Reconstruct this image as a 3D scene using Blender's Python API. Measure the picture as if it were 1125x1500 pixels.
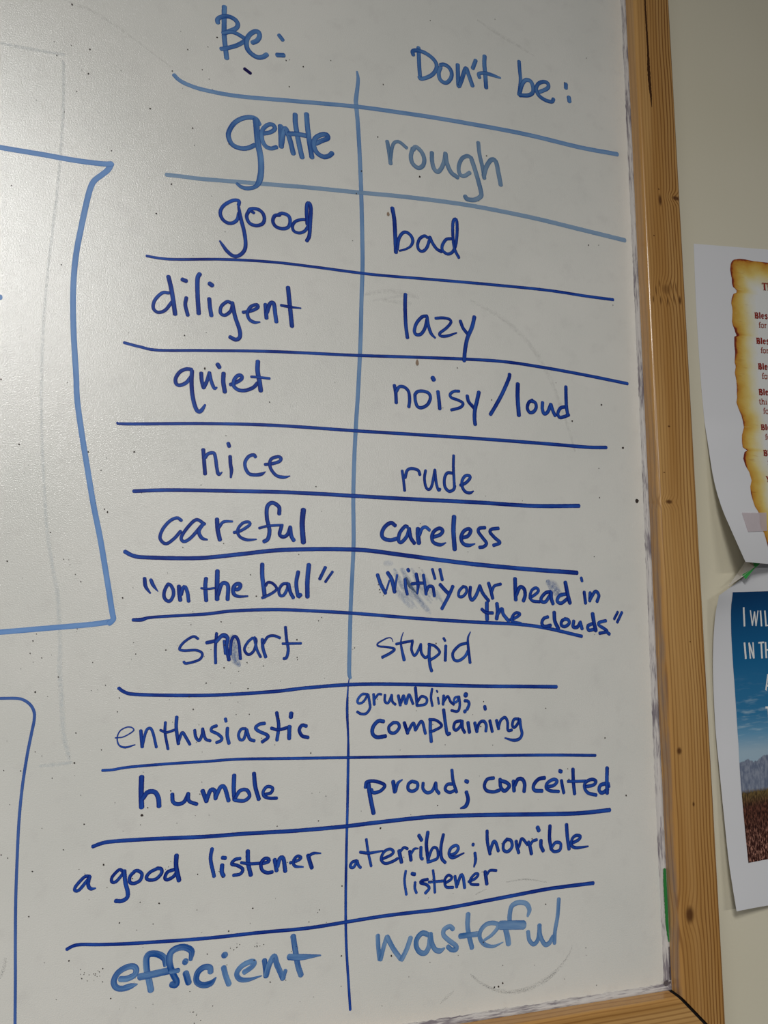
import bpy, math, random
from mathutils import Vector, Matrix

for o in list(bpy.data.objects):
    bpy.data.objects.remove(o)
SC = bpy.context.scene
COL = SC.collection

# ---------------------------------------------------------------- camera, light, exposure
CAM_R = [[0.9566139688055687,-0.043245903097331194,-0.28813105794300387],[-0.29134921335064734,-0.13413316717641216,-0.9471662627771238],[0.002313129053335389,0.9900192348275466,-0.14091332124913425]]
CAM_D = 0.54
cd = bpy.data.cameras.new('camera')
cam = bpy.data.objects.new('camera', cd)
COL.objects.link(cam)
mw = Matrix([list(r) for r in CAM_R]).to_4x4()
mw.translation = Vector((0.0, -CAM_D, 1.45))
cam.matrix_world = mw
cd.sensor_fit = 'VERTICAL'
cd.sensor_height = 36.0
cd.lens = 36.0 * 1127.0 / 1500.0
cd.clip_start = 0.02
SC.camera = cam
SC.view_settings.view_transform = 'Standard'
SC.view_settings.look = 'None'
SC.view_settings.gamma = 1.0
SC.view_settings.use_curve_mapping = False
SC.view_settings.exposure = 0.0

wd = bpy.data.worlds.new('room_ambient')
SC.world = wd
wd.use_nodes = True
wd.node_tree.nodes['Background'].inputs[0].default_value = (0.95, 0.98, 1.0, 1)
wd.node_tree.nodes['Background'].inputs[1].default_value = 0.055

def ceiling_lamp(name, loc, sx, sy, power, colour=(1, 0.99, 0.965)):
    ld = bpy.data.lights.new(name, 'AREA')
    ld.shape = 'RECTANGLE'
    ld.size, ld.size_y = sx, sy
    ld.energy = power
    ld.color = colour
    o = bpy.data.objects.new(name, ld)
    o.location = loc
    COL.objects.link(o)
    return o
ceiling_lamp('ceiling_lamp', (-0.62, -1.72, 2.50), 0.34, 0.62, 44)
ceiling_lamp('ceiling_lamp', (0.3, -4.3, 2.50), 1.2, 0.6, 76)
ceiling_lamp('ceiling_lamp', (-2.0, -2.2, 2.40), 0.6, 1.2, 26)

# ---------------------------------------------------------------- measured outlines (metres on their own surfaces)
WORDS = [
["heading word Be with a colon in faded blue marker","mid",[[3597,191421,390,3597,190764,389,3618,190076,388,3661,188936,386,3795,187900,385,3899,187164,384],[3146,189958,362,3124,190221,362,3387,190503,363,3928,190679,365,4412,190547,366,4642,190218,366,4535,189844,366,4167,189560,364,3666,189205,362],[3565,189181,338,4171,189430,340,4652,189372,341,5210,189123,342],[5182,188885,358,4612,188402,356,3873,187995,353,3471,187838,352],[5804,188920,392,6145,189196,394,6309,189586,395,6231,189916,395,5918,189893,394,5545,189514,392,5339,188962,391,5404,188362,390,5725,187977,391,6215,187785,392,6630,187922,393,6903,188179,394],[7812,190048,333,8104,189712,333],[7708,188331,397,8202,188424,399]]],
["small dark blue tick under the heading Be","ink",[[5259,186591,274,5700,186326,275]]],
["heading words Don't be with a colon in faded blue marker","mid",[[19294,191732,363,19316,191159,363,19350,190097,361,19425,189130,360],[18833,190979,361,18786,191297,361,19198,191461,363,19833,191406,364,20470,191101,365,20828,190687,366,20848,190195,365,20540,189629,364,20060,189232,362,19503,188968,360,19362,189099,360],[21228,190407,366,21063,189914,365,21139,189353,365,21458,189095,365,21821,189176,366,22150,189664,368,22196,190173,369,21957,190575,368,21553,190731,368,21230,190631,367],[22759,190986,389,22766,190220,389,22809,189065,387,23043,189533,388,23470,190816,391,23710,190351,391,24067,189362,391],[24393,191770,376,24116,190990,374],[25221,192363,398,25183,191616,397,25250,190702,396,25312,189471,394],[24718,190261,337,24665,190594,338,25210,190794,339,25879,190761,341,26636,190661,190],[28448,192633,349,28480,191824,348,28545,190982,347,28476,190283,346,28354,189490,345],[28445,189722,384,28679,190499,385,29037,191007,387,29513,190985,388,29716,190472,388,29658,189946,387,29216,189610,385,28438,189449,383],[30361,190186,370,30985,190581,372,31215,190891,373,31092,191210,373,30653,191198,372,30206,190882,370,30017,190368,369,30263,189821,369,30865,189523,370,31479,189501,372,31664,189782,372],[32929,191490,397,32916,191112,397],[33173,190282,416,33222,189902,416]]],
["word gentle in faded blue marker","mid",[[6468,182258,385,6237,182615,385,5783,182683,384,5137,182432,381,4584,181916,379,4243,181180,377,4259,180652,376,4554,180180,377,5123,180026,378,5688,180153,380,6169,180478,382],[6213,182565,481,6299,181774,480,6408,180722,478,6641,179608,477,6708,178556,476,6607,177699,474,6336,177167,321,5775,176910,319,5291,176938,299,4964,177141,243],[6840,181569,347,7291,181750,348,7657,182094,349,7525,182411,349,7111,182327,348,6711,181768,346,6729,181053,346,6988,180567,346,7404,180451,347,7815,180639,348],[8093,182428,429,8142,181695,428,8187,180756,427],[8208,180985,408,8292,181725,409,8473,182305,410,8800,181554,410,9118,180368,409],[9200,183623,414,9240,182826,413,9522,181334,412,9797,180182,411],[8750,181935,391,9382,182034,393,10319,182021,396],[10084,183845,417,10179,182743,416,10372,181410,415,10560,180327,414],[10884,181557,397,11353,181878,398,11782,182147,400,11692,182433,400,11260,182347,399,10792,181950,397,10689,181381,396,10938,180791,396,11458,180544,397,11888,180699,398,12144,180977,399]]],
["word rough in pale worn blue marker","faint",[[16617,182846,346,16770,182007,345,16903,180990,344],[16902,181406,299,17023,182370,300,17226,182861,301,17633,182994,302,18247,182608,303],[18762,182655,374,18605,181940,373,18758,181338,373,19221,181056,373,19636,181344,375,19743,181945,376,19486,182531,376,19021,182843,375,18813,182560,374],[20404,182602,379,20420,181861,378,20572,181254,377,20885,181016,378,21203,181371,379,21473,182060,381,21585,182775,382],[21585,182722,406,21683,181993,405,22046,181208,405,22626,180856,406],[23887,182785,364,23510,182908,363,23022,182567,361,22745,181871,360,22791,181238,359,23163,181060,360,23705,181459,362],[23885,182677,412,24144,181916,412,24453,180897,411,24676,179972,411,24647,179540,410,24101,179147,408,23457,179090,406,23268,179301,406],[24508,184294,367,24601,183300,366,24854,182156,365,25001,181212,365],[24950,181418,413,25239,182336,415,25690,182997,418,26073,182873,419,26276,181985,418,26474,180882,417]]],
["word good above the word diligent in dark blue marker","dark",[[5129,175469,281,5134,175801,281,4709,175767,280,4089,175293,278,3825,174753,277,3947,174240,277,4341,173947,278,4761,174007,279,5069,174347,280,5162,174822,280],[5134,175316,231,5314,174464,297,5591,173438,296,5722,172544,295,5632,171961,295,5256,171527,293,4837,171450,292,4409,171740,292,4082,172143,243,3864,172448,146],[5899,175214,249,6262,175043,250],[5900,175175,282,5735,174686,281,5963,174186,281,6467,174067,282,6928,174303,283,7048,174747,284,6871,175183,284,6469,175386,284,6004,175308,283,5900,175175,282],[8180,175182,287,7817,175068,286,7681,174619,285,7909,174229,285,8422,174133,286,8858,174342,288,8980,174829,288,8840,175236,289,8396,175358,288,8106,175216,287],[10288,175160,257,9805,175081,256,9364,174853,255,9172,174470,255,9268,174096,254,9676,173989,255,10117,174230,256,10407,174747,257],[10294,174807,308,10225,175819,309,10267,176458,310,10454,176474,311,10551,176031,310,10517,174922,309,10458,173893,308,10279,173459,307]]],
["word bad in dark blue marker","dark",[[17046,177234,349,17208,176332,349,17279,175133,347,17349,173587,346],[17454,173885,283,17594,174756,284,17911,175289,286,18264,175380,286,18617,175129,287,18744,174720,287,18544,174262,222,18120,173950,190,17629,173756,173],[19973,175232,274,19723,175323,273,19328,175025,272,19148,174497,271,19253,174085,271,19573,174011,272,19896,174324,273,20115,174931,274,20189,175302,274],[20189,175288,290,20402,174831,290,20759,174383,291,21156,174212,291],[22006,175439,278,21566,175299,277,21233,174742,276,21266,174315,275,21699,174092,276,22140,174374,277,22405,175065,278,22527,176103,280,22502,177049,280,22319,177166,280,22167,176776,279,22155,175680,278,22289,174613,278,22648,173929,278]]],
["word diligent in dark blue marker","dark",[[453,168014,256,8,167955,255,-461,167375,253,-553,166771,252,-227,166490,253,257,166711,254,678,167359,255],[374,169223,327,585,168434,326,773,167480,325,941,166494,325],[1662,167812,281,1612,167261,281,1810,166525,280],[1340,169138,329,1595,169063,330],[2526,169721,333,2386,169337,332,2429,168131,330,2559,166747,329],[3252,167942,309,3336,167260,308,3447,166693,308],[3244,169089,358,3423,168981,358],[4784,167829,264,4522,167885,264,4121,167469,262,4085,166969,262,4399,166842,262,4802,167223,264,4911,167735,264],[4887,167843,312,5126,166821,312,5466,165868,312,5502,165323,311,5228,165094,310,4809,165244,309],[5689,167222,265,6263,167405,267,6731,167709,268,6673,167925,268,6254,167738,267,6003,167261,266,6121,166776,266,6496,166565,266,6917,166627,122],[7288,168014,319,7387,166985,318],[7409,167435,318,7628,168136,319,7895,168170,320,8020,167398,320,8119,166793,319],[8927,169553,349,9084,168209,348,9279,166594,346],[8436,168104,223,9033,168066,223,9907,168062,125]]],
["word lazy in dark blue marker","dark",[[18121,170226,318,18097,169270,317,18147,167796,315,18279,166729,314],[19899,168675,286,19482,168549,286,19029,167974,284,18854,167362,283,18988,167067,283,19363,167125,284,19704,167609,285,19897,168376,286],[19898,168600,286,20008,167942,286,20231,167299,286,20570,166966,168],[20620,168576,254,21233,168687,255,21771,168640,256,21907,168393,256,21532,167898,255,20954,167382,254,21066,167171,254,21603,167247,255,22377,167583,137],[22715,168603,292,22926,168061,292,23310,167615,292],[23927,169091,347,23710,168229,346,23305,167276,344,23098,166351,342,22991,165368,341]]],
["word quiet in dark blue marker","dark",[[2213,162559,277,1848,162558,276,1428,162304,275,1163,161820,274,1211,161437,273,1465,161342,274,1885,161572,275,2199,162026,276],[2250,162456,307,2248,161606,306,2347,160698,306,2540,159942,305,2753,159574,305,2983,159642,306,3235,160072,169],[2888,162363,293,2941,161814,293,3092,161310,293],[3105,161332,277,3308,161849,278,3456,162448,279],[3457,162419,264,3613,161807,264,3830,161343,264,3997,161415,140],[4438,162495,329,4436,161885,328,4568,161147,327],[3996,163119,328,4132,162917,328],[4939,161718,282,5243,161854,283,5714,162209,284,5687,162452,284,5433,162427,284,5182,162064,283,5181,161633,282,5531,161378,283,6013,161387,284,6560,161653,285,6851,162006,286],[6845,163629,352,6842,162914,351,7001,162130,351,7109,161465,350],[6401,162434,206,6958,162452,207,7717,162438,209]]],
["words noisy and loud parted by a slash in dark blue marker","dark",[[17228,162809,291,17337,162189,291,17374,161457,290],[17374,162336,275,17629,162739,276,18032,162741,277,18362,162426,277,18448,161787,277,18381,161222,276],[18877,162242,278,18912,161755,278,19095,161304,277,19465,161263,278,19913,161554,279,20140,162080,280,19993,162451,280,19546,162570,280,19100,162493,279,18877,162242,278],[20767,162645,315,20851,161925,315,20906,161292,314],[20338,163714,382,20427,163562,382],[22531,162843,252,22110,162790,252,21780,162518,251,21891,162257,251,22408,162120,252,22849,161902,252,22630,161547,251,21865,161271,250],[23219,162523,304,23328,162069,304,23785,161593,304],[24217,162908,341,24025,162129,339,23843,161378,338,23810,160715,337,23857,160280,337],[26914,164638,332,26826,164252,331,26240,162995,328,25665,161975,326,25179,161194,324],[27621,163897,385,27578,162815,384,27654,161322,382],[28884,162667,299,28554,162449,298,28420,161985,297,28613,161641,297,28980,161731,298,29219,162129,299,29124,162498,299,28841,162587,299],[29796,162557,319,29764,162024,318,29916,161635,318,30251,161837,319,30534,162469,320],[30558,162455,320,30707,161951,320,30902,161565,320],[31885,162378,305,31422,162240,304,31156,161760,303,31312,161446,303,31731,161541,304,32155,161728,305],[31969,164076,325,31956,163205,324,31968,162362,323,32056,161758,323]]],
["word nice in dark blue marker","dark",[[3216,156856,284,3308,155987,283,3399,155140,283],[3377,156315,256,3567,156587,256,3939,156664,257,4076,156295,257,4192,155588,257,4331,155156,256,4563,155338,86],[5076,156491,274,5125,155906,273,5200,155519,273,5171,154996,158],[4921,157419,289,4991,157220,289],[6849,156574,263,6729,156718,263,6379,156576,262,6134,156165,261,6179,155709,261,6445,155331,261,6895,155272,262,7312,155362,263,7598,155550,59],[7553,156070,249,8039,156153,250,8558,156352,252,8684,156580,252,8485,156700,252,8030,156538,251,7875,156209,250,7983,155752,250,8384,155312,250,8910,155223,251,9348,155335,89]]],
["word rude in dark blue marker","dark",[[17842,156225,238,17949,155500,238,18034,154728,237],[18079,155716,254,18239,156269,255,18602,156445,256,19112,156336,257,19256,156008,257],[19712,156358,242,19621,155734,241,19727,155110,241,19946,154912,241,20205,155205,241,20472,156453,243],[20472,156417,243,20575,155436,242,20756,154884,242,20868,154995,242],[21924,156291,262,21475,156264,261,21247,155826,260,21278,155193,260,21610,154858,260,21985,155018,261,22078,155306,261],[22015,157666,247,21989,156722,246,22062,155164,245],[22553,155382,262,22970,155568,263,23340,155945,264,23320,156158,264,22978,156139,264,22708,155767,263,22702,155269,262,22961,154892,263,23339,154826,263,23630,154976,115]]],
["word careful in dark blue marker","dark",[[1924,151818,243,1629,151977,242,1158,151737,241,706,151121,239,589,150521,239,982,150187,239,1492,150551,240,1905,151065,242],[3488,151628,246,2940,151910,245,2422,151435,243,1968,150667,242,2172,150374,242,2644,150690,243,3249,151467,245],[3343,151572,267,3115,151109,266,3326,150663,266,3702,150555,134],[4315,151996,315,4388,151256,314,4558,150573,314],[4462,151412,225,4767,151831,226,5365,151886,159],[5508,151114,226,5986,151264,227,6580,151697,229,6473,151899,229,6072,151780,228,5753,151307,227,5897,150852,227,6407,150634,228,7064,150686,114],[8635,152559,303,8603,153060,304,8130,153332,303,7775,153023,302,7773,152210,301,7968,151388,301,7880,150765,300,7608,150550,299],[7248,151486,195,7910,151676,197,8891,151766,198],[8820,151680,280,8697,151103,279,8960,150926,279,9268,151123,280,9446,151651,281],[9447,151599,304,9531,151028,304,9715,150701,304],[10370,152919,403,10303,151894,401,10410,150588,399]]],
["word careless in dark blue marker","dark",[[17292,152053,311,16961,152249,311,16491,151932,309,16258,151427,308,16400,151072,308,16915,150954,309,17434,151089,311],[18242,151999,293,18052,152019,292,17652,151522,291,17557,150975,290,17765,150819,290,18193,151269,292,18385,151867,293],[18385,151867,314,18508,151189,313,18794,150789,314],[19086,151875,379,19084,151391,378,19149,150818,377],[19219,151441,273,19394,151887,274,19685,152035,275,19995,151817,275],[20263,151294,296,20850,151498,298,21069,151810,299,20806,151985,298,20384,151758,297,20186,151337,296,20309,150901,296,20844,150734,297,21306,150896,107],[21999,152914,388,21937,151860,387,22020,150430,385],[22676,151329,302,23128,151484,303,23364,151894,304,23135,152026,304,22752,151797,302,22546,151325,301,22720,150885,301,23167,150760,302,23691,150897,108],[24551,152172,285,24093,152108,284,23988,151842,283,24334,151385,284,24652,150974,284,24424,150706,283,24069,150630,282],[25676,152167,287,25110,152071,286,24973,151830,286,25353,151420,286,25776,151057,286,25239,150824,285]]],
["quoted words on the ball in dark blue marker","dark",[[-302,147817,253,-209,147285,253,101,146847,133],[104,147727,240,284,147353,240,593,146963,67],[1220,147460,242,1030,147060,242,1000,146633,241,1176,146362,241,1413,146346,242,1594,146701,242,1579,147068,243,1401,147389,243,1220,147460,242],[1937,147330,284,1987,146828,284,2063,146389,283],[2108,146769,257,2210,147230,258,2357,147281,258,2521,146896,258,2614,146333,258],[3711,147885,289,3681,147344,288,3774,146388,288],[3413,147217,164,3839,147180,165,4385,147250,166],[4458,148404,333,4468,147543,332,4502,146488,331],[4553,146799,290,4746,147473,291,4988,147602,292,5211,147368,292,5207,146483,291],[5627,147203,283,5892,147174,283,6053,147377,284,6001,147543,284,5750,147526,283,5560,147236,283,5637,146837,282,5973,146688,208,6571,146715,135],[7522,148943,319,7542,148143,318,7663,147334,318,7746,146695,317],[7795,147471,212,7959,147697,213,8301,147614,213,8569,147246,213,8182,146902,212,7579,146612,211],[9329,147631,230,8986,147578,230,8734,147180,229,8811,146808,229,9071,146812,229,9303,147222,230,9364,147598,230],[9399,147598,276,9548,147021,276,9762,146650,276],[10075,148467,294,9951,147641,293,10106,146769,293,10277,146860,293],[10835,148987,344,10748,147861,342,10767,146729,340],[12039,148834,252,11639,147994,251],[12563,148532,205,12053,147800,204]]],
["quoted words With your head in the clouds in dark blue marker","dark",[[15940,148376,289,16188,147708,289,16542,147059,289],[16542,147042,154,16849,147972,155],[16715,148543,310,17026,148059,310,17249,147152,310],[17249,147152,174,17338,147811,175,17444,148389,175],[18052,148078,254,18114,147485,254,18230,146996,253],[18278,148823,275,18341,148713,275],[18928,148503,276,19070,147755,275,19013,147048,157],[18591,147764,255,19088,147824,256,19588,147832,257],[19500,148429,257,19632,147593,257,19701,147015,256],[19702,147168,256,19905,147580,257,20225,147560,258,20314,147176,258,20357,146895,257],[20207,148873,239,20413,148180,239],[20815,148886,260,20993,148105,260],[20823,147741,299,21189,147359,299,21510,147063,300],[21841,147627,281,21509,146934,280,20946,145962,278],[22682,147640,242,22350,147289,242,22317,146900,241,22625,146878,242,22939,147211,243,22916,147557,243,22654,147622,242],[23265,147588,284,23209,146954,283,23374,146627,283,23709,146960,284,24053,147705,286],[24053,147661,286,24282,147141,286,24749,146580,286],[24773,147918,288,24954,147325,287,25088,146775,287],[25021,147282,246,25250,147706,247,25784,147864,248],[27004,148291,342,27009,147507,341,27025,146685,340],[27093,147080,315,27404,147653,317,27758,147518,317,27829,147036,317,27675,146606,316],[28218,146826,254,28768,147155,255,28993,147428,256,28781,147619,256,28414,147420,255,28245,146933,254,28452,146613,254,29052,146544,255],[30046,147334,297,29617,147252,296,29205,146836,294,29258,146567,294,29597,146571,295,30015,147116,296],[30081,147280,322,30090,146792,322,30224,146414,322],[31453,147189,299,30832,147050,298,30598,146635,297,30935,146453,298,31502,146807,299],[31361,148085,352,31517,147244,352,31713,146482,351],[33016,147351,290,33107,146473,289],[32796,148473,264,32861,148220,264],[33555,147303,304,33491,146663,303],[33561,146829,290,34027,147420,292,34332,147114,292,34146,146615,291],[24600,146417,333,24587,145681,333,24601,145178,332],[24177,145941,270,24495,145702,271,25071,145663,272],[25434,146372,323,25480,145792,322,25388,145233,322],[25476,145581,297,25834,145984,299,25942,145583,298,26363,145078,299],[26458,145131,249,27052,145355,251,27353,145590,251,27060,145695,251,26760,145481,250,26691,145058,250,27455,144922,125],[29742,145387,281,29375,145257,280,29208,144903,280,29418,144658,280,29964,144744,281],[30300,145734,334,30339,145066,333,30625,144497,333],[31262,145252,284,30949,145068,283,30902,144744,283,31242,144658,283,31595,144907,284,31506,145177,284,31200,145231,284],[31995,145070,298,31930,144637,298,32288,144605,298,32574,144963,299],[32575,144996,300,32717,144474,299],[33607,144856,288,33249,144692,288,33299,144365,287,33715,144419,288],[33702,145644,355,33800,144965,355,33938,144343,354],[34881,145110,278,34266,144966,277,34257,144747,277,34726,144473,277,34945,144254,277,34268,144124,276],[35029,144144,291,35165,144056,291],[35999,145799,241,35652,145245,240],[36384,145779,255,35923,144991,253]]],
["word smart with a smudged letter m in dark blue marker","dark",[[3321,143823,189,2997,143969,189,2416,143601,187,2134,143162,187,2438,143039,187,3229,143057,188,3636,142828,189,3450,142428,188,2627,142190,187,2450,142304,186],[4540,144176,219,4491,143184,218,4540,142189,217],[3907,143553,253,4491,143696,254,4886,143996,255,5280,143913,256],[4533,143631,273,4966,144061,274,5281,143872,274,5234,143260,274,5423,142404,273],[5059,143669,201,5167,142813,200],[5494,142769,219,5549,143666,220,5785,143976,221,6043,143582,221,6198,142452,220],[6986,143865,204,6662,143578,203,6444,143087,203,6726,142732,203,7091,143000,204,7241,143658,204,7110,143890,204],[7112,143823,204,7297,143080,204,7560,142568,204],[7656,143763,242,7712,143160,242,7911,142564,242],[7746,143490,205,8029,143928,206,8449,144009,207,8875,143858,207],[9243,144593,227,9346,143731,227,9470,143063,226,9370,142523,226,9177,142434,225],[9071,143457,188,10361,143475,190]]],
["word stupid in dark blue marker","dark",[[17124,143552,68,17006,143797,85,16692,143813,102,15992,143448,135,16031,143242,152,16694,143172,170,17242,143020,205,16929,142743,221,16321,142448,237],[17914,144217,69,17755,143734,120,17755,143216,188,17975,142253,274],[17376,143381,205,18032,143510,206,18629,143604,207],[18629,143582,216,18548,142987,215,18746,142555,215,18986,142761,216,19269,143354,217],[19269,143354,225,19306,142758,225,19585,142398,225,19827,142492,226],[19954,143350,262,19908,142528,261,19984,141783,260,20102,141424,260],[19873,143351,218,20358,143220,218,20745,142782,219,20433,142448,218,20027,142229,217],[21230,143229,246,21179,142163,245],[21072,143781,211,21177,143599,211],[22868,143408,241,22326,143260,240,21800,142735,238,21860,142245,238,22229,142127,238,22730,142423,240,23027,142875,240],[23214,144246,90,23015,143788,179,23030,143103,232,23156,141987,249]]],
["word grumbling with a semicolon in dark blue marker","dark",[[15231,139864,193,14837,139874,193,14515,139530,192,14547,139271,192,14890,139335,192,15232,139790,193],[15281,139835,204,15383,139276,204,15414,138904,203,15140,138543,203,14748,138527,202,14483,138674,202],[15677,139853,226,15730,139145,226],[15777,139544,183,16025,139845,184,16254,139839,184],[16524,139786,206,16525,139337,206,16776,139237,206,17026,139727,207],[17026,139774,207,17077,139323,206,17309,139101,207],[17531,139714,240,17682,139044,240],[17733,139211,218,17936,139704,219,18108,139125,219,18343,139760,220,18648,139110,220],[18836,140250,243,18905,139557,243,18955,139008,242],[19007,139270,210,19317,139622,210,19708,139441,211,19603,139065,210,18954,138960,209],[20127,140126,201,20040,139528,200,20140,138926,200],[20581,139495,179,20640,139055,179],[20491,139994,157,20542,139897,157],[21032,139627,224,20973,138998,224],[21028,139216,213,21346,139571,214,21553,139202,214,21814,138974,214],[22243,139520,192,21925,139460,192,21837,139194,192,22027,139141,192,22243,139472,192],[22243,139520,215,22289,138894,215,22125,138487,214,21630,138549,213],[22756,139651,409,22798,139631,409],[22697,139219,250,22931,139184,250,23035,138969,250,22869,138589,249],[22676,138470,294,22707,138430,294],[24289,138759,275,24329,138565,275]]],
["word complaining in dark blue marker","dark",[[16429,137946,290,16031,137987,290,15657,137604,288,15610,137146,288,15937,136876,288,16581,136924,290],[17178,137855,249,16829,137561,248,16899,137189,248,17279,137128,248,17611,137487,249,17480,137798,249,17128,137838,249],[17984,137799,272,18236,137063,272],[18236,137138,239,18664,137748,241,18825,137256,240],[18825,137256,240,19308,137847,242,19591,136993,242],[19978,137947,276,19973,137166,276,20040,136412,275],[19895,137969,221,20443,137884,222,20856,137492,222,20334,137199,221,19972,137100,220],[21016,138615,270,21122,137814,270,21279,136916,269,21479,136926,269],[22359,137790,244,21921,137695,243,21796,137307,242,21982,137130,242,22321,137409,243,22480,137767,244],[22459,137738,258,22487,137281,258,22651,136954,258],[22931,137642,288,23036,136945,287],[23473,137599,274,23633,136965,274],[23635,137057,245,23848,137586,246,24192,137697,247,24393,137396,247,24351,136981,246],[24687,137711,262,24866,136931,262],[25227,137723,263,25388,137114,263],[25390,137237,234,25573,137711,235,25926,137916,236,26128,137581,236,26150,136975,235,26465,136982,236],[27046,137767,237,26658,137737,237,26522,137320,236,26679,137159,236,26967,137428,237,27116,137734,238],[27151,137733,252,27207,137171,252,27301,136671,252,27081,136321,251,26587,136230,250,25894,136418,117]]],
["word enthusiastic in dark blue marker","dark",[[-1654,137533,87,-1134,137586,88,-564,137930,88,-651,138135,88,-983,138178,88,-1378,137961,88,-1536,137541,87,-1407,137080,108,-1013,136911,148,-421,137050,81],[-100,137925,232,36,136896,231],[34,136958,191,234,137888,192,470,138064,192,665,137760,192,917,136840,192],[1422,138401,194,1430,137731,193,1657,136691,193],[1129,137916,179,1522,137759,180,2071,137912,181],[2132,138714,237,2128,138015,237,2304,137003,236],[2300,137108,208,2513,137708,209,2741,137432,209,3040,136934,209],[3320,137834,211,3398,137406,211,3627,137147,211,3803,137515,211,3833,137909,212],[3834,137878,212,4033,137255,212,4354,137104,212],[4734,138065,221,4450,137962,220,4413,137743,220,4814,137539,220,5097,137275,221,5052,137088,220,4769,136974,220],[5457,137881,243,5459,137387,243,5589,136889,243],[5302,138502,215,5353,138329,215],[6675,137805,210,6383,137784,209,6211,137453,208,6305,137113,208,6564,137134,209,6730,137720,210],[6742,137738,231,6954,137137,231,7272,136984,232],[7947,138111,241,7586,138060,240,7342,137825,240,7597,137591,240,8118,137347,241,8188,137152,241,7812,136892,240],[8762,138796,251,8916,137897,250,8816,136966,249],[8419,137773,235,8921,137651,235,9722,137822,237],[9654,137838,296,9657,137041,295],[9772,138725,312,9743,138465,312],[10840,137828,254,10533,137891,254,10348,137585,253,10545,137187,253,10976,137060,254]]],
["word humble in dark blue marker","dark",[[79,135015,340,97,134043,338,163,133134,337],[224,133690,309,510,134045,310,944,134019,312,1177,133632,312,1242,133125,311],[2043,133823,265,2106,133357,265,2420,133180,265,2813,133312,266,3060,133806,268],[3060,133806,248,3122,133337,247,3620,133104,248],[3967,133928,300,4242,133250,300],[4240,133311,280,4489,133942,281,4763,133855,282,4824,133381,281],[4822,133452,281,5119,134083,283,5394,134041,283,5676,133196,283],[5995,134795,296,5992,133962,295,6059,133243,294],[6102,133330,254,6412,133785,255,6855,133804,256,7052,133406,256,6707,133132,255,6106,133196,254],[7312,134852,289,7428,133969,288,7682,133170,288],[7956,133441,227,8471,133528,228,8587,133839,228,8226,133950,228,7969,133666,227,8024,133347,227,8385,133190,227,8886,133159,228]]],
["words proud and conceited in dark blue marker","dark",[[15318,133775,326,15449,132913,325,15706,131737,325],[15110,133499,253,15192,133844,253,15697,133894,255,16290,133720,256,16528,133511,256,16206,133194,255,15700,133107,254,15547,133334,254],[17143,133774,313,17271,133077,312],[17331,133128,239,17486,133637,239,17831,133870,111],[18523,133714,251,18280,133530,250,18279,133175,250,18608,133037,250,18940,133215,251,18958,133571,252,18567,133719,251],[19396,133546,252,19394,133149,252,19699,132870,252,20096,132989,253,20365,133516,254],[20365,133492,264,20406,133051,263,20607,132776,263],[21701,133361,247,21253,133346,246,21089,133011,246,21426,132791,246,21876,132925,247],[21622,134331,258,21704,133578,257,21964,132783,257],[22696,133507,307,22840,133450,307],[22730,132730,306,22859,132223,306,22672,131769,305,22265,131636,133],[24918,133597,270,24405,133535,268,24163,133116,268,24340,132747,268,24899,132624,269,25363,132714,270],[25430,133479,292,25470,132951,292,25773,132635,292,26174,132956,293,25941,133224,293,25480,133385,292],[26514,133283,316,26550,132599,315],[26611,132977,305,26882,133399,306,27249,133379,307,27428,133022,307,27363,132506,306],[29103,133388,300,28568,133307,299,28163,132889,298,28249,132536,297,28862,132454,299],[29212,132737,267,29836,132794,268,30147,133082,269,29850,133237,268,29327,133007,267,29209,132645,266,29609,132410,267,30252,132335,268],[30516,133108,281,30587,132658,280,30681,132217,280],[30388,133821,315,30516,133768,315],[31525,133893,306,31524,132977,305,31601,132088,304],[31056,133022,237,31798,132981,238,32569,132966,239],[32464,132551,273,33221,132629,274,33488,132896,275,33127,133058,275,32587,132871,273,32463,132504,273,32755,132085,273,33468,131883,274],[34455,132701,312,33889,132591,310,33729,132243,309,33976,132012,310,34491,132246,311],[34504,133827,336,34442,132910,335,34422,131967,334],[34590,132694,208,34634,132426,208]]],
["words a good in dark blue marker","dark",[[-2762,129181,214,-3065,129174,213,-3529,128686,212,-3582,128434,211,-3360,128413,212,-2980,128840,213,-2740,129159,214],[-2761,129161,229,-2824,128690,228,-2655,128436,228,-2385,128445,107],[-820,129335,210,-1032,129422,209,-1413,129042,208,-1433,128748,208,-1204,128714,208,-876,129063,209,-730,129327,210],[-716,129326,264,-614,128626,264,-449,128060,263,-467,127718,263,-769,127542,262,-1149,127578,261],[-52,129268,227,-339,128982,226,-358,128638,225,-88,128523,226,275,128685,227,363,129059,227,87,129277,227,-121,129240,226],[1353,129322,229,867,129119,228,647,128825,228,816,128650,228,1239,128668,229,1566,128989,230,1534,129258,230,1283,129314,229],[2360,129152,231,1935,129027,230,1785,128689,230,1954,128562,230,2305,128713,231,2510,128977,231],[2456,130005,305,2461,129333,304,2674,128456,303]]],
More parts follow.
